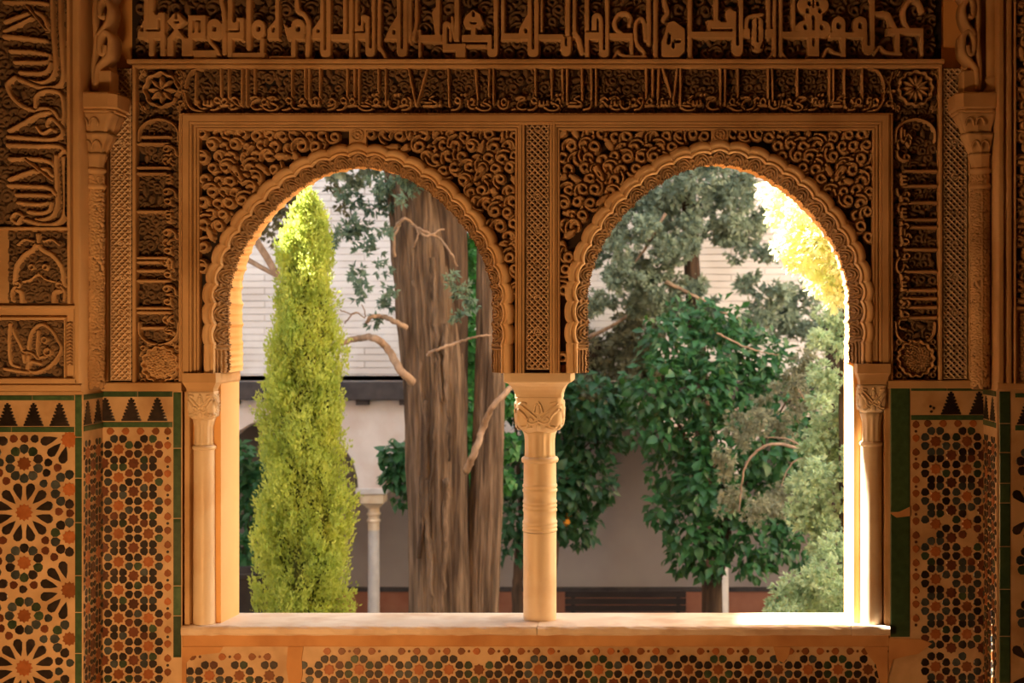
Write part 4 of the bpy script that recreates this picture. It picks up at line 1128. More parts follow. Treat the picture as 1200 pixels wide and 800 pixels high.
ap = empty('arch_panel', PIERP.pt(48, 356, 0)); tag(ap, 'small square stucco panel carved with a blind cusped arch', 'stucco panel')
pier_plate('ground', 11, 272, 82, 355, ap)
Rf = Relief(11, 272, 82, 355, .75)
R2 = Relief(11, 272, 82, 355, .8)
R2.scatter(10.5, 5.2, 3.0, 1, 1.3, seed=50)
R2.build('foliage_ground', PIERP, .011, M['stucco_recess_shade'], ap, base=.002)
ar = catmull([(28, 354), (27, 343), (21, 338), (20, 326), (22, 312), (30, 300), (40, 293), (46, 287), (52, 293), (64, 300), (74, 313), (76, 328), (74, 338), (66, 343), (65, 354)], 6)
Rf.stroke(ar, 5.6, 1.0, 1.4)
for sg in (-1, 1):
    Rf.ring((47 + sg * 24, 334), 3.0, 2.2, 1.0, .8); Rf.stroke(catmull([(47 + sg * 30, 352), (47 + sg * 31, 342), (47 + sg * 27, 336)], 4), 3, 1, .8); Rf.ring((47 + sg * 8, 313), 3, 1.8, .9, .6)
    Rf.stroke(catmull([(47, 320), (47 + sg * 8, 327), (47 + sg * 18, 330)], 4), 2.4, .9, .6); Rf.stroke(catmull([(47 + sg * 6, 283), (47 + sg * 16, 281), (47 + sg * 24, 287)], 4), 2.6, .9, .7)
Rf.stroke([(47, 276), (47, 284)], 5.5, 1, .8, w1=3)
Rf.build('arch_relief', PIERP, .022, M['stucco'], ap, base=.002)

lp = empty('lower_script_panel', PIERP.pt(42, 444, 0)); tag(lp, 'small stucco panel of interlaced script just above the tiles on the pier', 'stucco panel')
pier_plate('ground', -60, 376, 76, 441, lp)
Rf = Relief(-60, 376, 76, 441, .75)
R2 = Relief(-60, 376, 76, 441, .8)
R2.scatter(10.5, 5.2, 3.0, 1, 1.3, seed=53)
R2.build('foliage_ground', PIERP, .011, M['stucco_recess_shade'], lp, base=.002)
def ls(p, w=4.4): Rf.stroke(catmull(p, 5), w, 1, 1)
ls([(14, 378), (20, 392), (28, 408), (31, 424)], 4); ls([(14, 380), (13, 400), (15, 424), (24, 430)], 4); ls([(36, 430), (36, 404), (40, 388), (50, 380), (62, 386), (70, 398), (74, 408), (68, 420), (58, 430), (44, 436), (34, 432), (38, 424), (50, 426)], 4)
ls([(47, 388), (46, 404), (48, 418), (56, 416)], 3.6); ls([(8, 432), (20, 434), (34, 436)], 4); Rf.ring((58, 412), 4, 2.6, 1, .7); Rf.ring((54, 398), 3.2, 2.2, .9, .7); ls([(30, 412), (40, 414), (46, 420)], 3)
for x0 in (-50, -28): ls([(x0, 380), (x0 + 6, 402), (x0 + 2, 424), (x0 + 14, 434)], 4)
Rf.build('script_relief', PIERP, .022, M['stucco'], lp, base=.002)
# narrow chevron border beside it
hb = empty('chevron_border', PIERP.pt(82, 440, 0)); tag(hb, 'narrow chevron border carved next to the small script panel', 'stucco panel')
pier_plate('ground', 79, 377, 87, 428, hb)
Rf = Relief(79, 377, 87, 428, .6)
for k in range(13):
    v = 378 + k * 4
    Rf.stroke([(79, v + 2.6), (83, v), (87, v + 2.6)], 1.7, 1, .3)
Rf.build('chevrons', PIERP, .009, M['stucco'], hb, base=.002)
pier_trim(20, 'fillet above the cusped arch panel on the pier', [(-80, 268), (84, 268)], 4.4, .020)
pier_trim(21, 'upper fillet of the small script panel on the pier', [(-80, 360), (90, 360)], 5, .018)
pier_trim(22, 'lower fillet of the small script panel on the pier', [(-80, 373), (79, 373)], 4, .016)
pier_trim(23, 'fillet above the tile dado of the pier', [(-80, 446), (92, 446)], 7, .020)
pier_trim(24, 'tall outer fillet of the script panel on the pier', [(83.5, 356), (82.5, -18)], 5, .022)
pier_trim(25, 'rounded corner moulding of the pier beside the cypress bay', [(92.5, 449), (92.5, -18)], 6.5, .020)
pier_trim(26, 'short fillet between chevron border and script panel', [(77.6, 444), (77.6, 375)], 2.2, .016)
pier_trim(27, 'flat fillet beside the chevron border', [(88, 444), (88, 362)], 2.4, .014)
# opposite pier: plain stepped mouldings with only a sliver of carving in view
pier_trim(30, 'outer corner moulding of the pier beside the sunlit jamb', [(1172, 449), (1172, -18)], 7, .016)
pier_trim(31, 'second vertical moulding of the pier beside the sunlit jamb', [(1181.5, 449), (1181.5, -18)], 6, .020)
pier_trim(32, 'third vertical moulding of the pier beside the sunlit jamb', [(1188, 449), (1188, -18)], 3.4, .024)
rp = empty('carved_panel', PIERP.pt(1225, 445, 0)); tag(rp, 'sliver of carved stucco panel on the pier at the picture edge beyond the sunlit jamb', 'stucco panel')
pier_plate('ground', 1191, -18, 1290, 356, rp); pier_plate('ground', 1194, 366, 1290, 444, rp)
Rf = Relief(1191, -18, 1290, 356, .95)
Rf.scatter(14.5, 7.2, 4.2, .9, 1.8, seed=61)
for vv in (105, 190, 265, 352): Rf.stroke([(1191, vv), (1290, vv)], 4.5, 1.1, 1)
Rf.build('foliage_relief', PIERP, .018, M['stucco'], rp, base=.002)
Rf = Relief(1194, 366, 1290, 444, .8)
for k in range(26):
    Rf.stroke([(1194 + k * 4, 366), (1194 + k * 4 - 40, 444)], 1.3, .8, .2); Rf.stroke([(1154 + k * 4, 366), (1154 + k * 4 + 40, 444)], 1.3, .8, .2)
Rf.build('chevron_relief', PIERP, .010, M['stucco'], rp, base=.002)
pier_trim(33, 'horizontal fillet on the pier beyond the sunlit jamb', [(1189, 361), (1290, 361)], 5, .020)
pier_trim(34, 'ledge above the tiles on the pier beyond the sunlit jamb', [(1168, 452), (1290, 452)], 8, .018)
pier_trim(35, 'ledge above the tiles on the pier beside the cypress bay', [(-80, 454), (97, 454)], 8, .018)


# ------------------------------------------------------------------ mosaic tile dados: every piece a part of its panel
def tile_mesh(name, poly, mat, h=.85):
    n = len(poly); c = np.mean(np.array(poly), axis=0)
    vs = []
    for sc, y in ((.90, -h), (1.0, -h * .62), (1.0, .35)):
        vs += [(c[0] + (x - c[0]) * sc, y, c[1] + (z - c[1]) * sc) for x, z in poly]
    fs = [tuple(range(n))]
    for r in range(2):
        for j in range(n):
            k = (j + 1) % n
            fs.append((r * n + j, (r + 1) * n + j, (r + 1) * n + k, r * n + k))
    return bare_mesh(name, vs, fs, mat)
_tm = {}
def tmesh(kind, col):
    key = (kind, col)
    if key in _tm: return _tm[key]
    m = M[col]
    if kind == 'petal':
        p = [(0, -5.0), (3.5, -2.8), (4.9, 1.0), (3.2, 4.3), (0, 4.8), (-3.2, 4.3), (-4.9, 1.0), (-3.5, -2.8)]
    elif kind == 'slim_petal':
        p = [(0, -4.2), (2.2, -2.2), (3.0, .8), (1.9, 3.4), (0, 3.9), (-1.9, 3.4), (-3.0, .8), (-2.2, -2.2)]
    elif kind == 'long_petal':
        p = [(0, -10.5), (3.4, -3), (5.6, 5.2), (3.6, 9.2), (0, 10.6), (-3.6, 9.2), (-5.6, 5.2), (-3.4, -3)]
    elif kind == 'fill_petal':
        p = [(0, -6.2), (4.2, -3.4), (5.6, 1.0), (3.6, 4.6), (0, 5.6), (-3.6, 4.6), (-5.6, 1.0), (-4.2, -3.4)]
    elif kind == 'kite':
        p = [(0, -4.8), (3.4, -2.2), (4.3, 1.4), (2.6, 3.6), (0, 4.6), (-2.6, 3.6), (-4.3, 1.4), (-3.4, -2.2)]
    elif kind == 'dot':
        p = [(0, -1.7), (1.2, -1.2), (1.7, 0), (1.2, 1.2), (0, 1.7), (-1.2, 1.2), (-1.7, 0), (-1.2, -1.2)]
    elif kind.startswith('star'):
        n = int(kind[4:]); r1 = {8: 6.9, 10: 8.6, 12: 10.4}[n]; r2 = r1 * .78
        p = [((r1 if k % 2 == 0 else r2) * math.sin(PI * k / n), (r1 if k % 2 == 0 else r2) * math.cos(PI * k / n)) for k in range(2 * n)]
    elif kind == 'merlon':
        L = []; st = 7
        for i in range(st):
            z0 = i * 27 / st; w0 = 11.6 - i * 9.4 / st
            L += [(w0, z0), (w0 + .2, z0 + 27 / st * .45), (w0 - 3.6, z0 + 27 / st * .55)]
        L.append((1.5, 27)); p = L + [(-x, z) for x, z in reversed(L)]
    _tm[key] = tile_mesh(kind, p, m)
    return _tm[key]
def bar_mesh(w, h, col, tag_='border_tile'):
    key = (round(w, 1), round(h, 1), col)
    if key not in _tm:
        _tm[key] = tile_mesh(tag_, [(-w / 2, -h / 2), (w / 2, -h / 2), (w / 2, h / 2), (-w / 2, h / 2)], M[col], 1.2)
    return _tm[key]
def put(me, name, plane, u, v, parent, du=0.0, up=1.0, lift=.0):
    o = bpy.data.objects.new(name, me)
    COL.objects.link(o); o.parent = parent
    o.matrix_basis = Matrix.Translation(-Vector(parent.location)) @ plane.mat(u, v, lift, math.atan2(du, up))
    return o
trg = random.Random(17)
def petal_colour(i):
    r = trg.random()
    return 't_black' if r < .62 else ('t_blue' if r < .80 else ('t_green' if r < .93 else 't_brown'))
def rosette8(plane, u, v, parent, inside, petal='petal', dark=.85, lift=.0, pu=13.0, drop=0.0, scheme=None):
    if inside(u, v): put(tmesh('star8', 't_orange'), 'star_tile', plane, u, v, parent, lift=lift)
    for k in range(8):
        a = math.radians(22.5 + 45 * k)
        x, y = u + pu * math.cos(a), v - pu * math.sin(a)
        if inside(x, y) and trg.random() >= drop:
            put(tmesh(petal, scheme if scheme and trg.random() < .8 else petal_colour(k)), 'petal_tile', plane, x, y, parent, math.cos(a), math.sin(a), lift)
def panel_base(name, plane, u0, v0, u1, v1, label, thick=.004, mat='cream_tile'):
    o = empty(name, plane.pt((u0 + u1) / 2, v1, 0)); tag(o, label, 'tile panel', 'mosaic tile panels')
    mb = MB()
    c = [plane.pt(u0, v1, thick), plane.pt(u1, v1, thick), plane.pt(u1, v0, thick), plane.pt(u0, v0, thick)]
    d = [p - plane.n * (thick - .0005) for p in c]
    mb.add(c + d, [(0, 1, 2, 3), (4, 7, 6, 5), (0, 4, 5, 1), (1, 5, 6, 2), (2, 6, 7, 3), (3, 7, 4, 0)])
    mb.build('mosaic_ground', M[mat], o)
    return o
def hstrip(plane, u0, u1, v, h, parent, lift, n=2):
    w = (u1 - u0) / n
    for i in range(n): put(bar_mesh(w - .7, h, 't_border'), 'border_tile', plane, u0 + w * (i + .5), v, parent, lift=lift)
def vstrip(plane, u, w, vs_, parent, lift):
    for a, b in zip(vs_, vs_[1:]): put(bar_mesh(w, b - a - 1.1, 't_border'), 'border_tile', plane, u, (a + b) / 2, parent, lift=lift)
T = .004
VB = 846
# recess panel, cypress side
d1 = panel_base('tile_panel', WALL, 120, 456, 214, VB, 'mosaic tile panel of small dark rosettes beside the orange jamb')
ins = lambda u, v: 121.5 < u < 191 and 508 < v < VB - 4
for j in range(10):
    for i in range(3):
        u, v = 139.5 - 35 + 35 * (i) , 526.3 + 32.9 * j
        rosette8(WALL, u, v, d1, ins, lift=T)
        if i < 2 and ins(u + 17.5, v + 16.4): put(tmesh('star8', 't_brown'), 'star_tile', WALL, u + 17.5, v + 16.4, d1, lift=T)
for k in range(20):
    v = 505 + 16.6 * k
    put(tmesh('kite', 't_orange'), 'kite_tile', WALL, 197, v, d1, 0, 1 if k % 2 else -1, T)
    if k % 2 == 0: put(tmesh('dot', 't_black'), 'dot_tile', WALL, 197, v + 8.3, d1, lift=T)
for k in range(4): put(tmesh('kite', 't_orange'), 'kite_tile', WALL, 130 + 17.6 * k, 505, d1, 1 if k % 2 else -1, 0, T)
for u in (124, 154.5, 185): put(tmesh('merlon', 't_black'), 'merlon_tile', WALL, u, 493, d1, lift=T)
hstrip(WALL, 121, 203, 461.5, 6.4, d1, T, 2); hstrip(WALL, 121, 203, 497.3, 6, d1, T, 1)
vstrip(WALL, 208.3, 9, (459, 525, 607, 686, 721, 770), d1, T)
# recess panel, sunlit side
d2 = panel_base('tile_panel', WALL, 1041, 452, 1153, VB, 'mosaic tile panel with one stepped merlon beside the sunlit jamb')
ins2 = lambda u, v: 1078 < u < 1151 and 500 < v < VB - 4
for j in range(10):
    for i in range(3):
        u, v = 1096 + 36.6 * i, 517 + 32.2 * j + (6 if j > 7 else 0)
        rosette8(WALL, u, v, d2, ins2, lift=T, scheme='t_blue' if (i + j) % 3 == 0 else None, drop=.35 if (j in (3,) and i == 0) else .02)
        if i < 2 and ins2(u + 18.3, v + 16.1): put(tmesh('star8', 't_brown'), 'star_tile', WALL, u + 18.3, v + 16.1, d2, lift=T)
for k in range(15):
    v = 497 + 16.2 * k
    put(tmesh('kite', 't_orange'), 'kite_tile', WALL, 1073, v, d2, 0, 1 if k % 2 else -1, T)
    if k % 2 == 0: put(tmesh('dot', 't_brown'), 'dot_tile', WALL, 1073, v + 8.1, d2, lift=T)
for k in range(4): put(tmesh('kite', 't_orange'), 'kite_tile', WALL, 1087 + 17.6 * k, 496, d2, 1 if k % 2 else -1, 0, T)
for u in (1114, 1147): put(tmesh('merlon', 't_black'), 'merlon_tile', WALL, u, 485.5, d2, lift=T)
for u, v in ((1091, 482), (1094, 478), (1090, 476)): put(tmesh('dot', 't_black'), 'dot_tile', WALL, u, v, d2, lift=T)
hstrip(WALL, 1067, 1152, 455.5, 4.4, d2, T, 2); hstrip(WALL, 1067, 1152, 489, 5.6, d2, T, 1)
vstrip(WALL, 1054.5, 22.5, (453, 600, 746), d2, T)
# panel under the sill
d3 = panel_base('tile_panel', WALL, 214, 757, 1041, VB, 'long mosaic tile panel of rosettes under the window sill')
ins3 = lambda u, v: 217 < u < 1039 and 768 < v < VB - 8 and not (338 < u < 353 and v < 800)
sch = ['t_black', 't_green', 't_black', 't_blue']
for j in range(2):
    for k in range(-5, 20):
        u, v = 386 + 35.05 * k, (784 if k > -1 else 791) + 32.9 * j
        rosette8(WALL, u, v, d3, ins3, lift=T, scheme=sch[(k + 8 + j) % 4], drop=.03)
        if ins3(u + 17.5, v + 16.4): put(tmesh('star8', 't_brown'), 'star_tile', WALL, u + 17.5, v + 16.4, d3, lift=T)
for k in range(47):
    u = 226 + 17.5 * k; v = 762.5 if u > 350 else 769
    if 336 < u < 356 or 905 < u < 922 or trg.random() < .06: continue
    put(tmesh('kite', 't_orange'), 'kite_tile', WALL, u, v, d3, 1 if k % 2 else -1, 0, T)
    if k % 2 == 0: put(tmesh('dot', 't_brown'), 'dot_tile', WALL, u + 8.7, v, d3, lift=T)
# plaster repair patches where the mosaic is lost
for k, (pts) in enumerate((
        [(338, 757), (356, 757), (354, 770), (355, 790), (351, 806), (344, 812), (339, 800), (336, 780)],
        [(906, 757), (926, 757), (924, 768), (918, 776), (910, 772)],
        [(1012, 757), (1040, 757), (1040, 800), (1034, 815), (1030, 796), (1026, 778), (1018, 768)],
        [(214, 757), (262, 757), (258, 764), (240, 766), (226, 768), (219, 776), (219, 800), (214, 806)])):
    tag(fill_poly('plaster_patch', [pts], -.0085, .004, M['sill_plaster'], d3), 'orange plaster repair')
for pts in ([(1041, 747), (1078, 748), (1092, 753), (1076, 765), (1060, 768), (1046, 772), (1041, 790)], [(1043, 601), (1054, 599), (1066, 593), (1066, 604), (1050, 606)]):
    tag(fill_poly('plaster_patch', [pts], -.0095, .004, M['sill_plaster'], d2), 'orange plaster repair')
# big-star panel on the pier
d4 = panel_base('tile_panel', PIERP, -60, 459, 98, VB - 10, 'mosaic tile panel of large many-pointed stars on the pier')
bigs = [(29, 600), (29, 782), (82, 691), (82, 509), (-24, 691), (-24, 509)]
smalls = [(29, 543), (29, 659), (29, 721), (82, 573), (82, 629), (82, 748), (-24, 573), (-24, 629), (-24, 748), (82, 812), (-24, 812)]
ins4 = lambda u, v: -58 < u < 86.5 and 511 < v < VB - 14
for u, v in bigs:
    if ins4(u, v + 6): put(tmesh('star12', 't_orange'), 'star_tile', PIERP, u, max(v, 515), d4, lift=T)
    for k in range(12):
        a = math.radians(15 + 30 * k); x, y = u + 24.5 * math.cos(a), v - 24.5 * math.sin(a)
        if ins4(x, y): put(tmesh('long_petal', 't_black'), 'petal_tile', PIERP, x, y, d4, math.cos(a), math.sin(a), T)
for u, v in smalls:
    if ins4(u, v): put(tmesh('star10', 't_orange'), 'star_tile', PIERP, u, v, d4, lift=T)
    for k in range(10):
        a = math.radians(90 + 36 * k + 18 * (v > 700)); x, y = u + 17.2 * math.cos(a), v - 17.2 * math.sin(a)
        if ins4(x, y) and all(math.hypot(x - p, y - q) > 38 for p, q in bigs):
            put(tmesh('fill_petal', trg.choice(('t_black', 't_green', 't_green', 't_blue', 't_blue'))), 'petal_tile', PIERP, x, y, d4, math.cos(a), math.sin(a), T)
# kite-shaped pieces fill what is left between the rosettes
fills = []
for yy in range(514, VB - 16, 1):
    for xx in range(-56, 86, 1):
        if all(math.hypot(xx - p, yy - q) > 41.0 for p, q in bigs) and all(math.hypot(xx - p, yy - q) > 28.0 for p, q in smalls) and all(math.hypot(xx - p, yy - q) > 11.8 for p, q in fills):
            fills.append((xx, yy))
for xx, yy in fills:
    p, q = min(bigs, key=lambda c: math.hypot(c[0] - xx, c[1] - yy))
    put(tmesh('petal', trg.choice(('t_brown', 't_brown', 't_black', 't_blue'))), 'petal_tile', PIERP, xx, yy, d4, p - xx, yy - q, T)
for u in (-21, 9.5, 40, 70.5): put(tmesh('merlon', 't_black'), 'merlon_tile', PIERP, u, 499, d4, lift=T)
hstrip(PIERP, -60, 88, 466, 5.6, d4, T, 3); hstrip(PIERP, -60, 88, 503, 6, d4, T, 2)
vstrip(PIERP, 92.6, 7.6, (462, 512, 560, 612, 674, 717, 765, 832), d4, T)
# opposite pier
d5 = panel_base('tile_panel', PIERP, 1168, 456, 1290, VB - 10, 'green bordered tile panel at the picture edge beyond the sunlit jamb')
vstrip(PIERP, 1177, 12.5, (458, 496, 530, 566, 589, 640, 690, 745, 800, 832), d5, T)
for u in (1203, 1234, 1265): put(tmesh('merlon', 't_black'), 'merlon_tile', PIERP, u, 497, d5, lift=T)
hstrip(PIERP, 1189, 1289, 463, 5, d5, T, 2); hstrip(PIERP, 1189, 1289, 501, 6, d5, T, 2)
ins5 = lambda u, v: 1191 < u < 1286 and 510 < v < VB - 14
for u, v in ((1212, 600), (1265, 691), (1265, 509), (1212, 782)):
    if ins5(u, v): put(tmesh('star12', 't_orange'), 'star_tile', PIERP, u, v, d5, lift=T)
    for k in range(12):
        a = math.radians(15 + 30 * k); x, y = u + 24.5 * math.cos(a), v - 24.5 * math.sin(a)
        if ins5(x, y): put(tmesh('long_petal', 't_black'), 'petal_tile', PIERP, x, y, d5, math.cos(a), math.sin(a), T)
for u, v in ((1212, 543), (1212, 659), (1212, 721), (1265, 573), (1265, 629), (1265, 748)):
    if ins5(u, v): put(tmesh('star10', 't_orange'), 'star_tile', PIERP, u, v, d5, lift=T)
    for k in range(9):
        a = math.radians(90 + 40 * k); x, y = u + 16.6 * math.cos(a), v - 16.6 * math.sin(a)
        if ins5(x, y): put(tmesh('fill_petal', trg.choice(('t_black', 't_blue', 't_green'))), 'petal_tile', PIERP, x, y, d5, math.cos(a), math.sin(a), T)
# the two returns of the piers, seen at a glancing angle
for plane, lab, v0 in ((RET_L, 'narrow mosaic tile panel on the return of the pier by the cypress bay', 459), (RET_R, 'narrow mosaic tile panel on the return of the pier by the sunlit jamb', 455)):
    d = panel_base('tile_panel', plane, 0, v0, PIER * 300, VB, lab, .003)
    insr = lambda u, v: 3 < u < 56.5 and v0 + 52 < v < VB - 4
    for j in range(11):
        for i in range(2):
            rosette8(plane, 14.5 + 30 * i, v0 + 67 + 29.5 * j, d, insr, 'slim_petal', lift=.003, pu=11.4)
        if insr(29.5, v0 + 81.7 + 29.5 * j): put(tmesh('star8', 't_brown'), 'star_tile', plane, 29.5, v0 + 81.7 + 29.5 * j, d, lift=.003)
    for u in (14, 43): put(tmesh('merlon', 't_black'), 'merlon_tile', plane, u, v0 + 35, d, lift=.003)
    hstrip(plane, 1, 58, v0 + 3.5, 6, d, .003, 1); hstrip(plane, 1, 58, v0 + 39, 6, d, .003, 1)


# ------------------------------------------------------------------ courtyard
GZ = -2.8
FY = 12.0
mb = MB(); mb.box((-30, .31, GZ - .3), (30, 26, GZ)); tag(mb.build('ground', M['soil']), 'garden ground of the courtyard', kind='structure')
fk = (DIST + FY) / FPX
def fx_(px): return CAMX + (px - 745) * fk
def fz_(py): return CAMZ + (380 - py) * fk
ident = lambda a: a
# arcade storey
x0, x1 = fx_(-560), fx_(1700)
loops = [[(x0, fz_(574)), (x0, fz_(440)), (x1, fz_(440)), (x1, fz_(574))]]
bays = [435 + 206.5 * k for k in range(-4, 6)]
edge = [(x0, fz_(440))]
bottom = []
for a, b in zip(bays, bays[1:]):
    c = (a + b) / 2; r = 206.5 / 2 - 15
    bottom += [(fx_(c - r - 0), fz_(574))] + [(fx_(c + r * math.cos(t)), fz_(574 - 86 * math.sin(t))) for t in np.linspace(PI, 0, 21)]
poly = [(x0, fz_(440)), (x0, fz_(574))] + bottom + [(x1, fz_(574)), (x1, fz_(440))]
o = fill_poly('wall_arcade', [poly], FY, FY + .35, M['court_wall'], None, ident, ident); tag(o, 'pinkish plaster arcade wall across the courtyard', kind='structure')
mb = MB(); mb.box((x0, FY, fz_(446)), (x1, FY + .35, 9.0)); o = mb.build('wall_courtyard', M['brick_wall']); tag(o, 'whitewashed brick upper wall across the courtyard', kind='structure')
mb = MB(); mb.box((x0, FY - .16, fz_(468)), (x1, FY + .02, fz_(446.5)), .01)
for k in range(60):
    xx = x0 + .2 + k * .55
    if xx < x1: mb.box((xx, FY - .10, fz_(474)), (xx + .16, FY + .01, fz_(468.2)))
tag(mb.build('trim_40', M['beam']), 'dark timber eaves beam across the courtyard wall', kind='structure')
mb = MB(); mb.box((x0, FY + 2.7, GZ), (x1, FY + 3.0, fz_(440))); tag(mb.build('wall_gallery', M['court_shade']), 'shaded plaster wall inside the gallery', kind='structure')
gk = (DIST + FY + 2.7) / FPX
mb = MB(); mb.box((x0, FY + 2.66, GZ), (x1, FY + 2.71, CAMZ - 312 * gk)); tag(mb.build('trim_41', M['wainscot']), 'dark red painted wainscot of the gallery', kind='structure')
mb = MB(); mb.box((x0, FY + 2.63, CAMZ - 312 * gk), (x1, FY + 2.71, CAMZ - 307.5 * gk)); tag(mb.build('trim_42', M['beam']), 'thin dark rail above the gallery wainscot', kind='structure')
mb = MB(); mb.box((x0, FY + .3, fz_(446)), (x1, FY + 3, fz_(440))); tag(mb.build('ceiling_gallery', M['beam']), 'dark timber gallery ceiling', kind='structure')
def court_column(px, label):
    c = (fx_(px), FY + .17)
    o = empty('gallery_column', (c[0], c[1], GZ)); tag(o, label, 'column', 'gallery columns')
    r = .078
    mb = MB(); mb.box((c[0] - .14, c[1] - .14, GZ), (c[0] + .14, c[1] + .14, GZ + .10), .01); mb.build('plinth', M['white_marble'], o)
    mb = MB(); mb.lathe([(.12, GZ + .10), (.125, GZ + .14), (.10, GZ + .18), (r, GZ + .22), (r * .93, fz_(622))], c, 24); mb.build('shaft', M['white_marble'], o, True)
    mb = MB()
    for py in (612, 604): mb.lathe([(r * .95, fz_(py + 2)), (r * 1.15, fz_(py + 1)), (r * 1.15, fz_(py - 1)), (r * .95, fz_(py - 2))], c, 20)
    mb.lathe([(r * .95, fz_(623)), (r * .95, fz_(594))], c, 20); mb.build('necking', M['marble'], o, True)
    mb = MB(); mb.loft([sq_ring(c[0], c[1], h, h, fz_(py), 6, 32) for h, py in ((.085, 596), (.12, 592), (.155, 590), (.16, 584), (.165, 578))]); mb.build('capital', M['marble'], o)
    mb = MB(); mb.box((c[0] - .20, c[1] - .19, fz_(579)), (c[0] + .20, c[1] + .19, fz_(572)), .008); mb.build('abacus', M['white_marble'], o)
court_column(228.5, 'white marble gallery column hidden behind the cypress-side jamb')
court_column(435, 'white marble gallery column between the cypress and the big trunk')
court_column(641.5, 'white marble gallery column directly behind the ringed window column')
court_column(848, 'white marble gallery column behind the dark orange tree trunk')
# unseen courtyard wings added beyond the frame, heights stepped to shape sun and shade
def wing(name, a, b, label, mat='court_wall'):
    mb = MB(); mb.box(a, b); tag(mb.build(name, M[mat]), label, kind='structure')
wing('wall_shade_low', (-6.5, 3.2, GZ), (-6.0, 5.75, 6.2), 'unseen lower wing added to shape the garden shade')
wing('wall_shade_near', (-6.5, .31, GZ), (-6.0, 3.2, 7.3), 'unseen wing next to the window wall, added to shape the shade')
wing('wall_shade_tall', (-6.5, 5.75, GZ), (-6.0, 15, 15.5), 'unseen taller wing added to shade the far garden')
wing('wall_bounce_opposite', (8.5, .31, GZ), (9.5, 15, 7.0), 'unseen ochre wing added on the sunlit side to bounce warm light', 'bounce_wall')  # unseen wall, its height and ochre set to bounce warm light onto the jamb

# bench in the gallery
bk = (DIST + 13.7) / FPX
bx0, bx1 = CAMX + (662 - 745) * bk, CAMX + (804 - 745) * bk
bt = CAMZ - (693 - 380) * bk
bench = empty('garden_bench', ((bx0 + bx1) / 2, 13.7, GZ)); tag(bench, 'dark slatted bench against the gallery wall below the orange trees', 'bench')
for k in range(5):
    mb = MB(); mb.box((bx0, 13.70 + k * .012, bt - .085 - k * .10), (bx1, 13.735 + k * .012, bt - k * .10), .008); mb.build('back_slat', M['bench'], bench)
for k in range(4):
    mb = MB(); mb.box((bx0, 13.30 + k * .10, GZ + .42), (bx1, 13.385 + k * .10, GZ + .455), .006); mb.build('seat_slat', M['bench'], bench)
for xx in (bx0 + .08, bx1 - .14):
    mb = MB(); mb.box((xx, 13.31, GZ), (xx + .06, 13.37, GZ + .42)); mb.box((xx, 13.74, GZ), (xx + .06, 13.79, bt - .02)); mb.box((xx, 13.31, GZ + .37), (xx + .06, 13.78, GZ + .42)); mb.build('leg_frame', M['bench'], bench)


# ------------------------------------------------------------------ foliage builders
def rand_unit(n, g):
    v = g.normal(size=(n, 3)); return v / np.linalg.norm(v, axis=1)[:, None]
def blades(P, D, Nn, L, Wd):
    """diamond blades: base P, direction D, face normal hint Nn"""
    S = np.cross(D, Nn); S /= np.linalg.norm(S, axis=1)[:, None] + 1e-9
    n = len(P)
    L = np.broadcast_to(L, n)[:, None]; Wd = np.broadcast_to(Wd, n)[:, None]
    co = np.stack([P, P + D * L * .42 + S * Wd, P + D * L, P + D * L * .42 - S * Wd], 1).reshape(-1, 3)
    return co, np.arange(4 * n).reshape(n, 4)
def folded(P, D, Nn, L, Wd, fold=.35, droop=.22):
    """broad leaves with a midrib fold: two quads each"""
    S = np.cross(D, Nn); S /= np.linalg.norm(S, axis=1)[:, None] + 1e-9
    U = np.cross(S, D)
    n = len(P); L = np.broadcast_to(L, n)[:, None]; Wd = np.broadcast_to(Wd, n)[:, None]
    mid = P + D * L * .5 - U * L * .04
    tip = P + D * L - U * L * droop
    co = np.stack([P, mid + S * Wd + U * Wd * fold, tip, mid - S * Wd + U * Wd * fold, mid], 1).reshape(-1, 3)
    b = np.arange(n)[:, None] * 5
    q = np.concatenate([np.concatenate([b, b + 4, b + 2, b + 1], 1), np.concatenate([b, b + 3, b + 2, b + 4], 1)], 0)
    return co, q

def clump_blades(clumps, per, L, W, droop, g, spread=1.0, flat=.8):
    """clumps: (x, y, z, r); needles radiate from short sprays inside each"""
    Ps, Ds, Ls = [], [], []
    for (x, y, z, r) in clumps:
        m = max(10, int(1.35 * per * (r / .1) ** 2))
        ns = max(3, m // 9)
        sc = rand_unit(ns, g) * (g.uniform(.25, 1, ns) ** .5)[:, None] * r * spread
        sc[:, 2] *= flat
        sd = sc / (np.linalg.norm(sc, axis=1)[:, None] + 1e-6) * .7 + g.normal(size=(ns, 3)) * .35
        sd[:, 2] -= droop
        sd /= np.linalg.norm(sd, axis=1)[:, None]
        k = g.integers(0, ns, m)
        t = g.uniform(0, 1, m)
        Ps.append(np.array([x, y, z]) + sc[k] + sd[k] * (t * r * .38)[:, None])
        d = sd[k] + g.normal(size=(m, 3)) * .55
        Ds.append(d / np.linalg.norm(d, axis=1)[:, None]); Ls.append(g.uniform(.6, 1.25, m) * L)
    P, D, Lz = np.concatenate(Ps), np.concatenate(Ds), np.concatenate(Ls)
    return blades(P, D, rand_unit(len(P), g), Lz, Lz * W)

def clumps_at(lst, g, jit=.12, dy=.35):
    """(px, py, r px, y) to world clumps"""
    out = []
    for (px, py, rp, y) in lst:
        k = (DIST + y) / FPX
        p = at(px, py, y); out.append((p.x, p.y + g.uniform(-dy, dy), p.z, rp * k))
    return out
def subclumps(cl, n, g, f=.45):
    out = []
    for (x, y, z, r) in cl:
        d = rand_unit(n, g) * (g.uniform(.3, 1, n) ** .45)[:, None] * r * .85
        for q in d: out.append((x + q[0], y + q[1], z + q[2], r * f * g.uniform(.7, 1.2)))
    return out

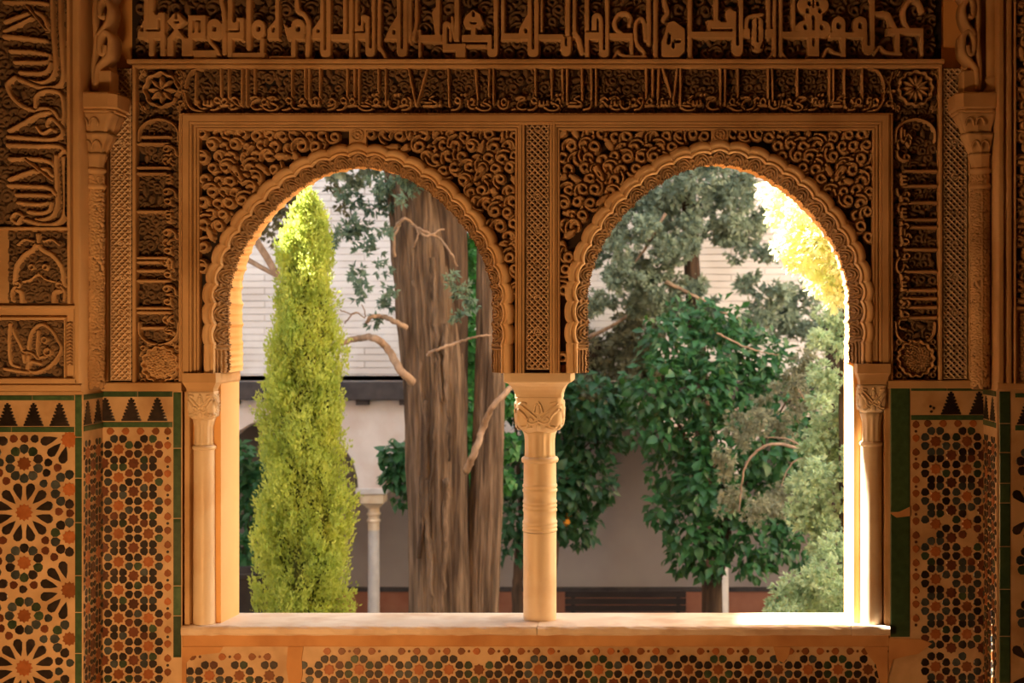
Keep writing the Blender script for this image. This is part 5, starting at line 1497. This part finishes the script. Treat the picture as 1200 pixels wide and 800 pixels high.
def bark_tube(name, path, radii, mat, parent, seed, n=110, m=150, ridge=.10, twist=1.2):
    g = random.Random(seed)
    P = np.array(catmull(path, 24)); R = np.interp(np.linspace(0, 1, len(P)), np.linspace(0, 1, len(radii)), radii)
    q = np.linspace(0, len(P) - 1, m); P = np.stack([np.interp(q, np.arange(len(P)), P[:, i]) for i in range(3)], -1); R = np.interp(q, np.arange(len(R)), R)
    a = np.linspace(0, 2 * PI, n, endpoint=False)
    fr = [(g.choice((3, 4, 5, 7, 9, 11, 13, 17, 23)), g.uniform(0, 6.3), g.uniform(-1, 1) * twist, g.uniform(.4, 1)) for _ in range(11)]
    rows = []
    gf = np.random.default_rng(seed); fib = gf.normal(size=(12, n)); fib = (fib + np.roll(fib, 1, 1)) * .5
    for i in range(m):
        s_ = i / m
        f = np.zeros(n)
        for (k, ph, tw, am) in fr:
            w = np.sin(k * a + ph + tw * s_ * 5 + .8 * math.sin(s_ * 7 + ph))
            f += am * (1 - np.abs(w)) ** 1.5 * (5.0 / (k + 3))
        f = (f - f.mean()) / 3.0
        f += .15 * np.sin(31 * a + 40 * math.sin(s_ * 3 + 1)) * .25
        u_ = s_ * (fib.shape[0] - 2); k_ = int(u_); f2 = fib[k_] * (1 - (u_ - k_)) + fib[k_ + 1] * (u_ - k_)
        rr = R[i] * (1 + ridge * f + ridge * .55 * f2)
        rows.append(np.stack([P[i, 0] + rr * np.cos(a), P[i, 1] + rr * np.sin(a), np.full(n, P[i, 2])], -1))
    co = np.array(rows).reshape(-1, 3)
    idx = np.arange(n * m).reshape(m, n); nx = np.roll(idx, -1, axis=1)
    qd = np.stack([idx[:-1], nx[:-1], nx[1:], idx[1:]], -1).reshape(-1, 4)
    return world_obj(name, mesh_np(name, co, qd, mat, True), parent)

def branch(name, pts, r0, r1, mat, parent, jit=0.0, n=8):
    P = catmull([tuple(p) for p in pts], 7)
    m = len(P)
    P = [Vector(p) + Vector((random.uniform(-jit, jit), random.uniform(-jit, jit), random.uniform(-jit, jit))) for p in P]
    mb = MB(); mb.tube(P, [r0 + (r1 - r0) * (i / (m - 1)) for i in range(m)], n)
    return mb.build(name, mat, parent, True)

# ------------------------------------------------------------------ the columnar cypress
CY = 4.2
ck = (DIST + CY) / FPX
base = at(358, 380, CY); base.z = GZ
cyp = empty('columnar_cypress', base); tag(cyp, 'tall narrow yellow-green columnar cypress with a sunlit tip', 'tree')
prof = [(222, 0, 362), (236, 8, 362), (256, 20, 362), (280, 30, 361), (310, 35, 360), (350, 39, 359), (400, 46, 359), (450, 51, 358), (500, 54, 357), (560, 58, 357), (640, 60, 358), (720, 60, 358), (820, 58, 358), (1000, 48, 358), (1110, 30, 358)]
def cyp_r(py): return np.interp(py, [p[0] for p in prof], [p[1] for p in prof]) * ck
def cyp_c(py): return CAMX + (np.interp(py, [p[0] for p in prof], [p[2] for p in prof]) - 745) * ck
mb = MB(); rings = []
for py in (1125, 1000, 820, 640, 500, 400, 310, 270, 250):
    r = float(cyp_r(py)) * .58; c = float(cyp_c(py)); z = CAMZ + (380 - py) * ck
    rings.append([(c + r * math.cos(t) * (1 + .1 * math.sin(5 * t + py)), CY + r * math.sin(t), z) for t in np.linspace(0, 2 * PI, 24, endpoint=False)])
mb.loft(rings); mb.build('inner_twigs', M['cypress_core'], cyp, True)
mb = MB(); mb.tube([(base.x, CY, GZ - .05), (base.x, CY, GZ + 1.2)], [.09, .07], 12); mb.build('trunk', M['bark'], cyp, True)
g = np.random.default_rng(3)
NC = 4600
pys = np.concatenate([g.uniform(234, 760, NC - 500), g.uniform(760, 1110, 500)])
ang = g.uniform(0, 2 * PI, NC)
ang[:int(NC * .62)] = g.uniform(PI, 2 * PI, int(NC * .62))       # denser towards the room
lump = 1 + .13 * np.sin(ang * 3 + pys * .035) + .10 * np.sin(ang * 5 - pys * .06 + 1) + .07 * np.sin(pys * .11 + ang * 2)
rr = cyp_r(pys) * g.uniform(.55, .90, NC) * lump
C = np.stack([cyp_c(pys) + rr * np.cos(ang), CY + rr * np.sin(ang), CAMZ + (380 - pys) * ck], -1)
Ps, Ds, Ls = [], [], []
per = 22
k = np.repeat(np.arange(NC), per)
out = np.stack([np.cos(ang), np.sin(ang), np.zeros(NC)], -1)
cd = out * .30 + np.array([0, 0, 1.0]) + g.normal(size=(NC, 3)) * .16
cd /= np.linalg.norm(cd, axis=1)[:, None]
t = g.uniform(0, 1, len(k))
cl = g.uniform(.09, .20, NC)
C = C - cd * (cl * .75)[:, None]
P = C[k] + cd[k] * (t * cl[k])[:, None] + g.normal(size=(len(k), 3)) * .011
D = cd[k] + g.normal(size=(len(k), 3)) * .45; D /= np.linalg.norm(D, axis=1)[:, None]
Lz = g.uniform(.014, .038, len(k))
co, q = blades(P, D, rand_unit(len(k), g), Lz, Lz * .24)
o = world_obj('foliage', mesh_np('foliage', co, q, M['cypress'], False), cyp); o['kind'] = 'stuff'
for s_ in range(9):      # pointed leaders at the tip
    px = 350 + s_ * 3.0
    top = 224 + abs(s_ - 3.6) * 7 + random.uniform(-5, 5)
    m = 240; tt = g.uniform(0, 1, m)
    p0 = np.array(at(px, top + 62, CY)); p1 = np.array(at(px + (s_ - 4) * 1.2, top, CY))
    P = p0 + (p1 - p0) * tt[:, None] + g.normal(size=(m, 3)) * .016 * (1.15 - tt)[:, None]
    P[:, 1] += random.uniform(-.08, .08)
    D = (p1 - p0) / np.linalg.norm(p1 - p0) + g.normal(size=(m, 3)) * .30; D /= np.linalg.norm(D, axis=1)[:, None]
    Lz = g.uniform(.03, .06, m)
    co, q = blades(P, D, rand_unit(m, g), Lz, Lz * .22)
    o = world_obj('leader_shoot', mesh_np('leader_shoot', co, q, M['cypress'], False), cyp); o['kind'] = 'stuff'

# ------------------------------------------------------------------ the big shaggy-barked tree
TY = 6.3
tb = at(515, 380, TY); tb.z = GZ
tree = empty('shaggy_cypress', tb); tag(tree, 'old cypress with three massive shaggy brown trunks beside the ringed column', 'tree')
A_ = lambda px, py, y=TY: tuple(at(px, py, y))
tk = (DIST + TY) / FPX
bark_tube('main_trunk', [A_(512, 900), A_(516, 718), A_(513, 600), A_(510, 480), A_(505, 380), A_(497, 290), A_(488, 200), A_(478, 120), A_(470, 20)], [40 * tk, 34 * tk, 33 * tk, 35 * tk, 36 * tk, 37 * tk, 36 * tk, 33 * tk, 28 * tk], M['bark'], tree, 1, ridge=.13)
bark_tube('second_trunk', [A_(546, 900, TY + .30), A_(538, 640, TY + .25), A_(531, 500, TY + .12), A_(527, 360, TY + .02), A_(520, 260, TY - .02), A_(508, 180, TY), A_(495, 20, TY + .2)], [20 * tk, 14 * tk, 16 * tk, 20 * tk, 25 * tk, 27 * tk, 22 * tk], M['bark_dark'], tree, 2, ridge=.10)
bark_tube('third_trunk', [A_(566, 900, TY + .1), A_(565, 718, TY + .1), A_(571, 560, TY + .1), A_(575, 420, TY + .1), A_(576, 300, TY + .1), A_(578, 160, TY + .1), A_(580, 20, TY + .2)], [23 * tk, 19 * tk, 18.5 * tk, 17.5 * tk, 17 * tk, 16 * tk, 14 * tk], M['bark'], tree, 3, ridge=.10)
for k, (x0_, y0_, x1_, y1_, r) in enumerate(((500, 470, 492, 655, 5.5), (523, 560, 520, 716, 5), (505, 300, 516, 470, 5), (486, 330, 497, 520, 4.5), (520, 380, 528, 540, 4.5), (498, 560, 508, 716, 5), (512, 420, 503, 600, 4))):
    p = [A_((x0_ + (x1_ - x0_) * t), y0_ + (y1_ - y0_) * t, TY - .235 - .02 * math.sin(t * 3)) for t in (0, .33, .66, 1)]
    branch('bark_strip', p, r * tk * .8, r * tk * .35, M['bark'], tree, .012, 7)
br = [([(484, 448), (470, 434), (455, 410), (440, 396), (420, 396), (400, 402)], 5.2, 3.2), ([(476, 384), (462, 376), (448, 371), (434, 372), (430, 378)], 3.4, 1.8), ([(546, 552), (556, 530), (566, 502), (578, 476), (600, 452)], 4.4, 3.2),
      ([(500, 416), (516, 408), (540, 400), (560, 394), (584, 392)], 2.0, 1.0), ([(462, 270), (472, 256), (484, 262), (498, 276), (520, 268)], 2.2, 1.0), ([(480, 262), (500, 272), (516, 280), (528, 296), (536, 312)], 1.8, .9),
      ([(462, 300), (462, 276), (470, 262)], 2.2, 1.0), ([(484, 290), (490, 276), (486, 262)], 1.3, .8), ([(404, 378), (416, 366), (428, 372), (424, 356)], .9, .5), ([(398, 362), (410, 368), (420, 366)], .8, .5)]
for pts, r0, r1 in br:
    branch('bare_branch', [at(a, b, TY - .36 - .1 * (i % 2)) for i, (a, b) in enumerate(pts)], r0 * tk, r1 * tk, M['twig'], tree, .006)
g = np.random.default_rng(5)
lst = [(405, 222, 18, 6.0), (440, 230, 22, 5.9), (420, 258, 22, 6.0), (450, 214, 14, 5.8), (400, 285, 15, 6.1), (436, 292, 16, 6.0), (452, 270, 12, 5.8), (430, 330, 14, 6.0), (456, 316, 10, 5.9), (446, 352, 12, 6.0), (414, 318, 10, 6.1), (462, 340, 8, 5.9), (440, 378, 9, 6), (412, 345, 8, 6),
       (536, 340, 12, 5.7), (548, 352, 10, 5.7), (540, 370, 11, 5.7), (530, 326, 8, 5.7), (482, 214, 13, 5.8), (480, 236, 8, 5.8), (472, 205, 12, 5.8)]
cl = subclumps(clumps_at(lst, g), 6, g)
co, q = clump_blades(cl, 150, .055, .17, .45, g)
o = world_obj('foliage', mesh_np('foliage', co, q, M['conifer_blue'], False), tree); o['kind'] = 'stuff'
crown = [(430 + 46 * i + random.uniform(-15, 15), 150 - 55 * j + random.uniform(-20, 20), 52, TY + random.uniform(-1.0, .8)) for i in range(-3, 7) for j in range(0, 4)]
co, q = clump_blades(subclumps(clumps_at(crown, g), 5, g, .5), 60, .10, .22, .4, g)
o = world_obj('crown', mesh_np('crown', co, q, M['conifer'], False), tree); o['kind'] = 'stuff'
# grey boughs over on the cypress side
gb = empty('grey_conifer', (at(255, 380, 7.4).x, 7.4, GZ)); tag(gb, 'grey-green conifer whose hanging boughs show beside the cypress tip', 'tree')
bark_tube('trunk', [A_(215, 900, 7.4), A_(214, 600, 7.4), A_(216, 300, 7.4), A_(220, 60, 7.4)], [.16, .14, .12, .08], M['bark_dark'], gb, 8, n=40, m=60)
branch('bough', [at(218, 205, 7.4), at(270, 210, 7.2), at(320, 222, 7.1), at(350, 250, 7.1)], .05, .02, M['bark_dark'], gb)
branch('bough', [at(217, 200, 7.3), at(262, 235, 6.9), at(300, 282, 6.8), at(327, 326, 6.7)], .042, .030, M['twig'], gb)
branch('bough', [at(216, 250, 7.3), at(250, 280, 6.9), at(290, 304, 6.8), at(326, 324, 6.7)], .030, .020, M['twig'], gb)
lst = [(318, 240, 15, 7.1), (336, 226, 16, 7.1), (306, 262, 12, 7.1), (330, 258, 12, 7.1), (300, 238, 12, 7.2), (322, 276, 9, 7.1), (344, 244, 12, 7.1), (348, 212, 12, 7.1), (290, 215, 14, 7.3), (386, 214, 12, 7.2), (396, 240, 9, 7.2), (255, 230, 22, 7.3), (240, 180, 30, 7.4), (280, 170, 30, 7.4)]
co, q = clump_blades(subclumps(clumps_at(lst, g), 6, g), 130, .06, .17, .5, g)
o = world_obj('foliage', mesh_np('foliage', co, q, M['conifer_warm'], False), gb); o['kind'] = 'stuff'

# ------------------------------------------------------------------ orange trees
leaf_me = {}
def leaf_object_mesh(mat):
    if mat.name not in leaf_me:
        vs = [(0, 0, 0), (.32, .22, .06), (.30, .55, .05), (0, 1, -.16), (-.30, .55, .05), (-.32, .22, .06), (0, .28, 0), (0, .6, -.03)]
        fs = [(0, 1, 6), (1, 2, 7, 6), (2, 3, 7), (0, 6, 5), (6, 7, 4, 5), (7, 3, 4)]
        leaf_me[mat.name] = bare_mesh('leaf', vs, fs, mat, True)
    return leaf_me[mat.name]
def orange_tree(label, y, tx, lst, mat, nleaf, L, seed, trunk_pts, tr, nobj, fruits=()):
    g = np.random.default_rng(seed)
    b = at(tx, 380, y); b.z = GZ
    t = empty('orange_tree', b); tag(t, label, 'tree', 'orange trees')
    branch('trunk', [Vector((b.x, b.y, GZ))] + [at(px, py, y) for px, py in trunk_pts], tr, tr * .7, M['bark_dark'], t, .008, 12)
    cl = clumps_at(lst, g, dy=.25)
    top = at(*trunk_pts[-1], y)
    for (x, yy, z, r) in cl[::3]:
        branch('branch', [top, top.lerp(Vector((x, yy, z)), .5) + Vector((0, 0, .08)), Vector((x, yy, z))], tr * .45, .008, M['bark_dark'], t, .01, 6)
    w = np.array([c[3] ** 2 for c in cl]); w /= w.sum()
    k = g.choice(len(cl), nleaf, p=w)
    C = np.array([c[:3] for c in cl])[k]; Rr = np.array([c[3] for c in cl])[k]
    d = rand_unit(nleaf, g); d[:, 1] = -np.abs(d[:, 1]) * g.choice([1, 1, 1, -1], nleaf)
    P = C + d * (Rr * g.uniform(.35, 1.0, nleaf) ** .6)[:, None] * np.array([1, .8, .9])
    D = d * .8 + g.normal(size=(nleaf, 3)) * .55; D[:, 2] -= .45; D /= np.linalg.norm(D, axis=1)[:, None]
    N_ = d * .5 + np.array([0, -.35, .8]) + g.normal(size=(nleaf, 3)) * .35
    Lz = g.uniform(.65, 1.2, nleaf) * L
    # the leaves nearest the viewer are pieces of their own
    order = np.argsort(P[:, 1]); near = order[:nobj]; far = order[nobj:]
    co, q = folded(P[far], D[far], N_[far], Lz[far], Lz[far] * .27)
    o = world_obj('foliage', mesh_np('foliage', co, q, mat, True), t); o['kind'] = 'stuff'
    lm = leaf_object_mesh(mat)
    for i in near:
        yv = Vector(D[i]); zv = Vector(N_[i]); zv = (zv - yv * zv.dot(yv)).normalized(); xv = yv.cross(zv)
        o = bpy.data.objects.new('leaf', lm); COL.objects.link(o); o.parent = t
        m4 = Matrix((xv, yv, zv)).transposed().to_4x4()
        o.matrix_basis = Matrix.Translation(Vector(P[i]) - b) @ m4 @ Matrix.Scale(float(Lz[i]), 4)
    for (px, py, yy) in fruits:
        f = at(px, py, yy)
        mb = MB(); mb.lathe([(.004, f.z - .040), (.024, f.z - .034), (.037, f.z - .014), (.040, f.z + .002), (.036, f.z + .018), (.022, f.z + .034), (.006, f.z + .037)], (f.x, f.y), 18)
        fr = mb.build('orange_fruit', M['orange'], t, True)
    return t
o1 = [(790, 400, 42, 8.3), (840, 410, 45, 8.4), (890, 420, 42, 8.5), (770, 450, 42, 8.3), (820, 455, 50, 8.2), (870, 460, 50, 8.3), (920, 470, 42, 8.5), (765, 500, 30, 8.3), (800, 510, 44, 8.2), (845, 510, 46, 8.1), (895, 520, 46, 8.3), (935, 520, 36, 8.5),
      (790, 555, 34, 8.2), (830, 565, 40, 8.1), (875, 575, 44, 8.2), (920, 580, 40, 8.4), (775, 590, 22, 8.2), (810, 620, 34, 8.2), (850, 625, 36, 8.1), (895, 630, 36, 8.3), (930, 630, 30, 8.4), (800, 655, 20, 8.2), (830, 655, 24, 8.2), (880, 655, 20, 8.3), (752, 470, 22, 8.4), (845, 375, 30, 8.5), (800, 372, 24, 8.5)]
orange_tree('broad orange tree with glossy dark leaves filling the sunlit-side arch', 8.4, 835, o1, M['citrus'], 5200, .125, 21, [(836, 705), (838, 680), (845, 655), (850, 620)], .085, 300)
o2 = [(600, 450, 36, 9.3), (640, 455, 40, 9.4), (690, 470, 40, 9.4), (720, 500, 26, 9.4), (600, 500, 36, 9.3), (645, 510, 42, 9.3), (690, 520, 38, 9.3), (610, 555, 36, 9.3), (650, 560, 36, 9.3), (690, 565, 34, 9.3), (600, 605, 30, 9.3), (640, 600, 26, 9.3), (676, 615, 26, 9.3), (664, 590, 28, 9.3), (600, 640, 18, 9.3), (676, 634, 14, 9.3), (725, 470, 20, 9.4)]
orange_tree('smaller orange tree behind the ringed column with one ripe fruit', 9.4, 606, o2, M['citrus_dark'], 3000, .135, 22, [(606, 720), (607, 670), (612, 620)], .07, 240, fruits=((664, 612, 9.0), (666, 604, 9.12)))
o3 = [(292, 560, 22, 10.5), (300, 600, 22, 10.5), (285, 530, 16, 10.5), (290, 640, 18, 10.5), (310, 560, 22, 10.5)]
orange_tree('orange tree in the gallery arch glimpsed between the orange jamb and the cypress', 10.5, 270, o3, M['citrus'], 900, .13, 23, [(276, 720), (280, 680), (290, 640)], .06, 60)
o4 = [(462, 530, 12, 8.0), (466, 548, 12, 8.0), (456, 560, 11, 8.0), (474, 566, 10, 8.0), (468, 586, 7, 8.0)]
orange_tree('orange tree spray poking out beside the big trunk above the gallery column', 8.0, 505, o4, M['citrus'], 260, .12, 24, [(505, 720), (500, 640), (490, 590)], .05, 80)
# ivy behind the trunks
iv = [(553, 280 + 22 * i, 11, 7.4) for i in range(16)] + [(590, 470, 16, 7.6), (592, 520, 18, 7.6), (590, 560, 14, 7.6)]
g = np.random.default_rng(31)
cl = clumps_at(iv, g, dy=.1); n = 1500
kk = g.integers(0, len(cl), n); d = rand_unit(n, g); d[:, 1] = -np.abs(d[:, 1])
P = np.array([c[:3] for c in cl])[kk] + d * np.array([c[3] for c in cl])[kk][:, None] * .9
D = g.normal(size=(n, 3)) * .5 + np.array([0, -.3, -.7]); D /= np.linalg.norm(D, axis=1)[:, None]
co, q = folded(P, D, d + np.array([0, -.6, .3]), .085, .032)
ivy = empty('ivy_vine', at(548, 640, 7.4)); tag(ivy, 'bright ivy climbing between the second and third trunks', 'vine')
o = world_obj('leaves', mesh_np('leaves', co, q, M['ivy'], True), ivy); o['kind'] = 'stuff'
branch('stem', [at(548, 720, 7.5), at(546, 560, 7.5), at(548, 400, 7.5), at(545, 270, 7.5)], .03, .015, M['bark_dark'], ivy)

# ------------------------------------------------------------------ conifers behind and beside the orange trees
g = np.random.default_rng(41)
def conifer(name, label, y, tx, lst, mat, per, L, W, droop, sub, trunk, extra=()):
    b = at(tx, 380, y); b.z = GZ
    t = empty(name, b); tag(t, label, 'tree', 'conifers in the courtyard')
    if trunk: bark_tube('trunk', [tuple(at(px, py, y)) for px, py in trunk], [.13, .11, .09, .06], M['bark_dark'], t, int(tx), n=32, m=60)
    co, q = clump_blades(subclumps(clumps_at(lst, g, dy=.3), sub, g), per, L, W, droop, g)
    o = world_obj('foliage', mesh_np('foliage', co, q, mat, False), t); o['kind'] = 'stuff'
    for pts, r0, r1, yy in extra: branch('bare_branch', [at(a, b_, yy) for a, b_ in pts], r0, r1, M['twig'], t, .004, 6)
    return t
conifer('hazy_conifer', 'hazy grey-green conifer filling the head of the sunlit-side arch', 10.2, 833, [(750, 225, 26, 10), (790, 215, 26, 10), (830, 205, 26, 10), (870, 215, 24, 10), (770, 255, 24, 10), (815, 250, 24, 10), (860, 245, 24, 10), (735, 270, 18, 10.1), (775, 295, 24, 10), (745, 310, 18, 10.1),
        (865, 280, 24, 10), (885, 255, 18, 10), (800, 290, 18, 10), (770, 335, 24, 10), (805, 330, 20, 10), (745, 350, 20, 10), (790, 365, 24, 10), (720, 330, 14, 10.1), (705, 300, 14, 10.2), (898, 300, 16, 10), (905, 340, 18, 10), (890, 365, 18, 10), (920, 380, 22, 10), (880, 385, 18, 10), (940, 350, 20, 10), (960, 390, 22, 10), (700, 355, 20, 10.2), (830, 370, 20, 10), (720, 290, 18, 10), (715, 262, 16, 10), (840, 225, 22, 10), (760, 275, 20, 10), (845, 270, 18, 10), (785, 235, 22, 10), (730, 320, 20, 10), (880, 330, 16, 10), (850, 395, 20, 10), (735, 240, 18, 10), (810, 275, 16, 10)] + [(700 + 55 * i, 150 - 60 * j, 44, 10.2) for i in range(6) for j in range(3)],
        M['conifer'], 190, .070, .20, .35, 7, [(833, 900), (833, 640), (812, 330), (800, 60)], [([(780, 330), (820, 350), (860, 372), (900, 384)], .025, .010, 9.9), ([(780, 250), (750, 300), (720, 330)], .02, .008, 9.9)])
conifer('dark_conifer', 'dark brownish conifer in shade against the ringed column', 11.2, 724, [(690, 380, 24, 11.2), (720, 395, 28, 11.2), (750, 400, 24, 11.2), (695, 420, 28, 11.2), (730, 435, 28, 11.2), (760, 430, 20, 11.2), (690, 460, 26, 11.2), (725, 470, 24, 11.2), (670, 440, 22, 11.2), (665, 480, 22, 11.2), (740, 375, 18, 11.2), (770, 390, 16, 11.2)],
        M['conifer_warm'], 150, .075, .22, .4, 6, [(634, 900), (640, 700), (664, 520), (700, 400)], [([(690, 395), (720, 380), (745, 362)], .03, .012, 10.9)])
conifer('drooping_conifer', 'drooping olive conifer branch with bare twigs hanging before the orange tree', 6.4, 985, [(862, 500, 16, 6.4), (880, 490, 18, 6.4), (850, 525, 15, 6.4), (846, 550, 12, 6.4), (870, 520, 12, 6.4), (900, 495, 16, 6.4), (920, 505, 16, 6.4), (858, 575, 14, 6.4), (880, 590, 18, 6.4), (900, 590, 18, 6.4), (916, 580, 16, 6.4), (850, 590, 12, 6.4), (890, 470, 14, 6.4), (925, 450, 20, 6.5), (945, 430, 22, 6.5), (940, 480, 18, 6.5)],
        M['conifer_olive'], 330, .042, .19, .5, 6, [(985, 900), (984, 640), (980, 430), (978, 250)], [([(952, 532), (930, 524), (905, 520), (885, 530), (872, 550), (868, 580), (866, 600)], .018, .006, 6.2), ([(958, 540), (935, 538), (922, 552), (916, 570)], .010, .005, 6.2), ([(952, 532), (925, 515), (895, 512)], .010, .004, 6.2), ([(965, 480), (945, 470), (935, 455)], .010, .004, 6.2), ([(840, 390), (868, 404), (892, 412), (912, 416)], .009, .004, 6.2)])
conifer('pale_conifer', 'pale feathery green conifer along the sunlit jamb', 4.7, 985, [(975, 400, 26, 4.7), (985, 450, 28, 4.7), (968, 440, 18, 4.7), (982, 500, 26, 4.7), (965, 530, 26, 4.7), (950, 560, 24, 4.7), (975, 560, 28, 4.7), (955, 595, 26, 4.7), (980, 600, 28, 4.7), (940, 600, 18, 4.7), (965, 630, 26, 4.7), (935, 575, 14, 4.7), (990, 540, 26, 4.7), (960, 470, 14, 4.7), (990, 640, 28, 4.7), (975, 380, 20, 4.7)],
        M['pale_leaf'], 420, .040, .22, .1, 7, [(1000, 900), (1000, 640), (998, 430), (1000, 330)])
conifer('bright_bush', 'bright feathery bush at the foot of the sunlit jamb', 3.95, 960, [(940, 690, 28, 3.95), (965, 670, 28, 3.95), (985, 650, 26, 3.95), (920, 705, 22, 3.95), (955, 715, 30, 3.95), (985, 700, 30, 3.95), (930, 730, 30, 3.95), (970, 740, 32, 3.95), (950, 780, 40, 3.95), (990, 780, 40, 3.95), (915, 770, 30, 3.95), (940, 850, 50, 3.95), (980, 850, 50, 3.95)],
        M['pale_leaf'], 420, .034, .22, -.2, 7, None)

# ------------------------------------------------------------------ sunlit branch at the head of the arch
SY = 2.4
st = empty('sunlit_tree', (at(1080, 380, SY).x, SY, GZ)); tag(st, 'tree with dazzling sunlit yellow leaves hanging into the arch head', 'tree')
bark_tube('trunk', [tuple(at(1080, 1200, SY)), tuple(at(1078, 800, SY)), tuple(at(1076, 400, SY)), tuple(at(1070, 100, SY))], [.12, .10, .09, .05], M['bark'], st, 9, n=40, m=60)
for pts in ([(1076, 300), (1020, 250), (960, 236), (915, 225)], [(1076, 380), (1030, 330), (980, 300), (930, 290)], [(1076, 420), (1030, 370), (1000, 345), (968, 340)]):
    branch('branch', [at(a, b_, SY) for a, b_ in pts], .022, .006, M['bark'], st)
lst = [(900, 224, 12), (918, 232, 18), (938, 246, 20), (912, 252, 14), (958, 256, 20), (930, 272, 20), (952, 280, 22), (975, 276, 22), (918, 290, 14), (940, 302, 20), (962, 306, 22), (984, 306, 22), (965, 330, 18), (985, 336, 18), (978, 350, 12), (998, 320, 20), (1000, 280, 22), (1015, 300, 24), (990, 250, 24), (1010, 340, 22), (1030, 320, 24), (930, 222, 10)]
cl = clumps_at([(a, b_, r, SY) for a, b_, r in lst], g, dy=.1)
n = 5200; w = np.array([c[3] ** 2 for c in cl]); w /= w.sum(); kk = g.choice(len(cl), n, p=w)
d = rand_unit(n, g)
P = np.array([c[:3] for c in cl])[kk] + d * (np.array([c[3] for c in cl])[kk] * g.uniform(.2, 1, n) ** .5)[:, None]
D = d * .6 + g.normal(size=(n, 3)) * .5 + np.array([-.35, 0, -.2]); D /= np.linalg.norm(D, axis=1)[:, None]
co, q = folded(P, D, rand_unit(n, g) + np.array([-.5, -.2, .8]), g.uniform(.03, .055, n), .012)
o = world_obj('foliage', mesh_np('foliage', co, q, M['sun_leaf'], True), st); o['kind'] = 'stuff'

# dark planter just inside the orange jamb
pp = at(286, 380, 9.2)
pot = empty('dark_planter', (pp.x, 9.2, GZ)); tag(pot, 'dark planter low between the orange jamb and the cypress', 'planter')
zt = CAMZ + (380 - 668) * (DIST + 9.2) / FPX
mb = MB(); mb.lathe([(.16, GZ), (.18, GZ + .04), (.20, GZ + .3), (.24, zt - .06), (.26, zt - .05), (.26, zt), (.22, zt), (.20, zt - .08)], (pp.x, 9.2), 24); mb.build('body', M['pot'], pot, True)

# ------------------------------------------------------------------ unseen fill lamp added to warm the wall: its housing
fl = empty('fill_lamp', (-1.2, -2.47, 0.0)); tag(fl, 'unseen warm fill lamp added on the room floor', 'lamp')
mb = MB(); mb.box((-1.58, -2.57, .35), (-.82, -2.47, .75), .01); mb.build('housing', M['lamp_metal'], fl)
for xx in (-1.53, -.91):
    mb = MB(); mb.box((xx, -2.59, 0), (xx + .04, -2.45, .35)); mb.build('foot', M['lamp_metal'], fl)
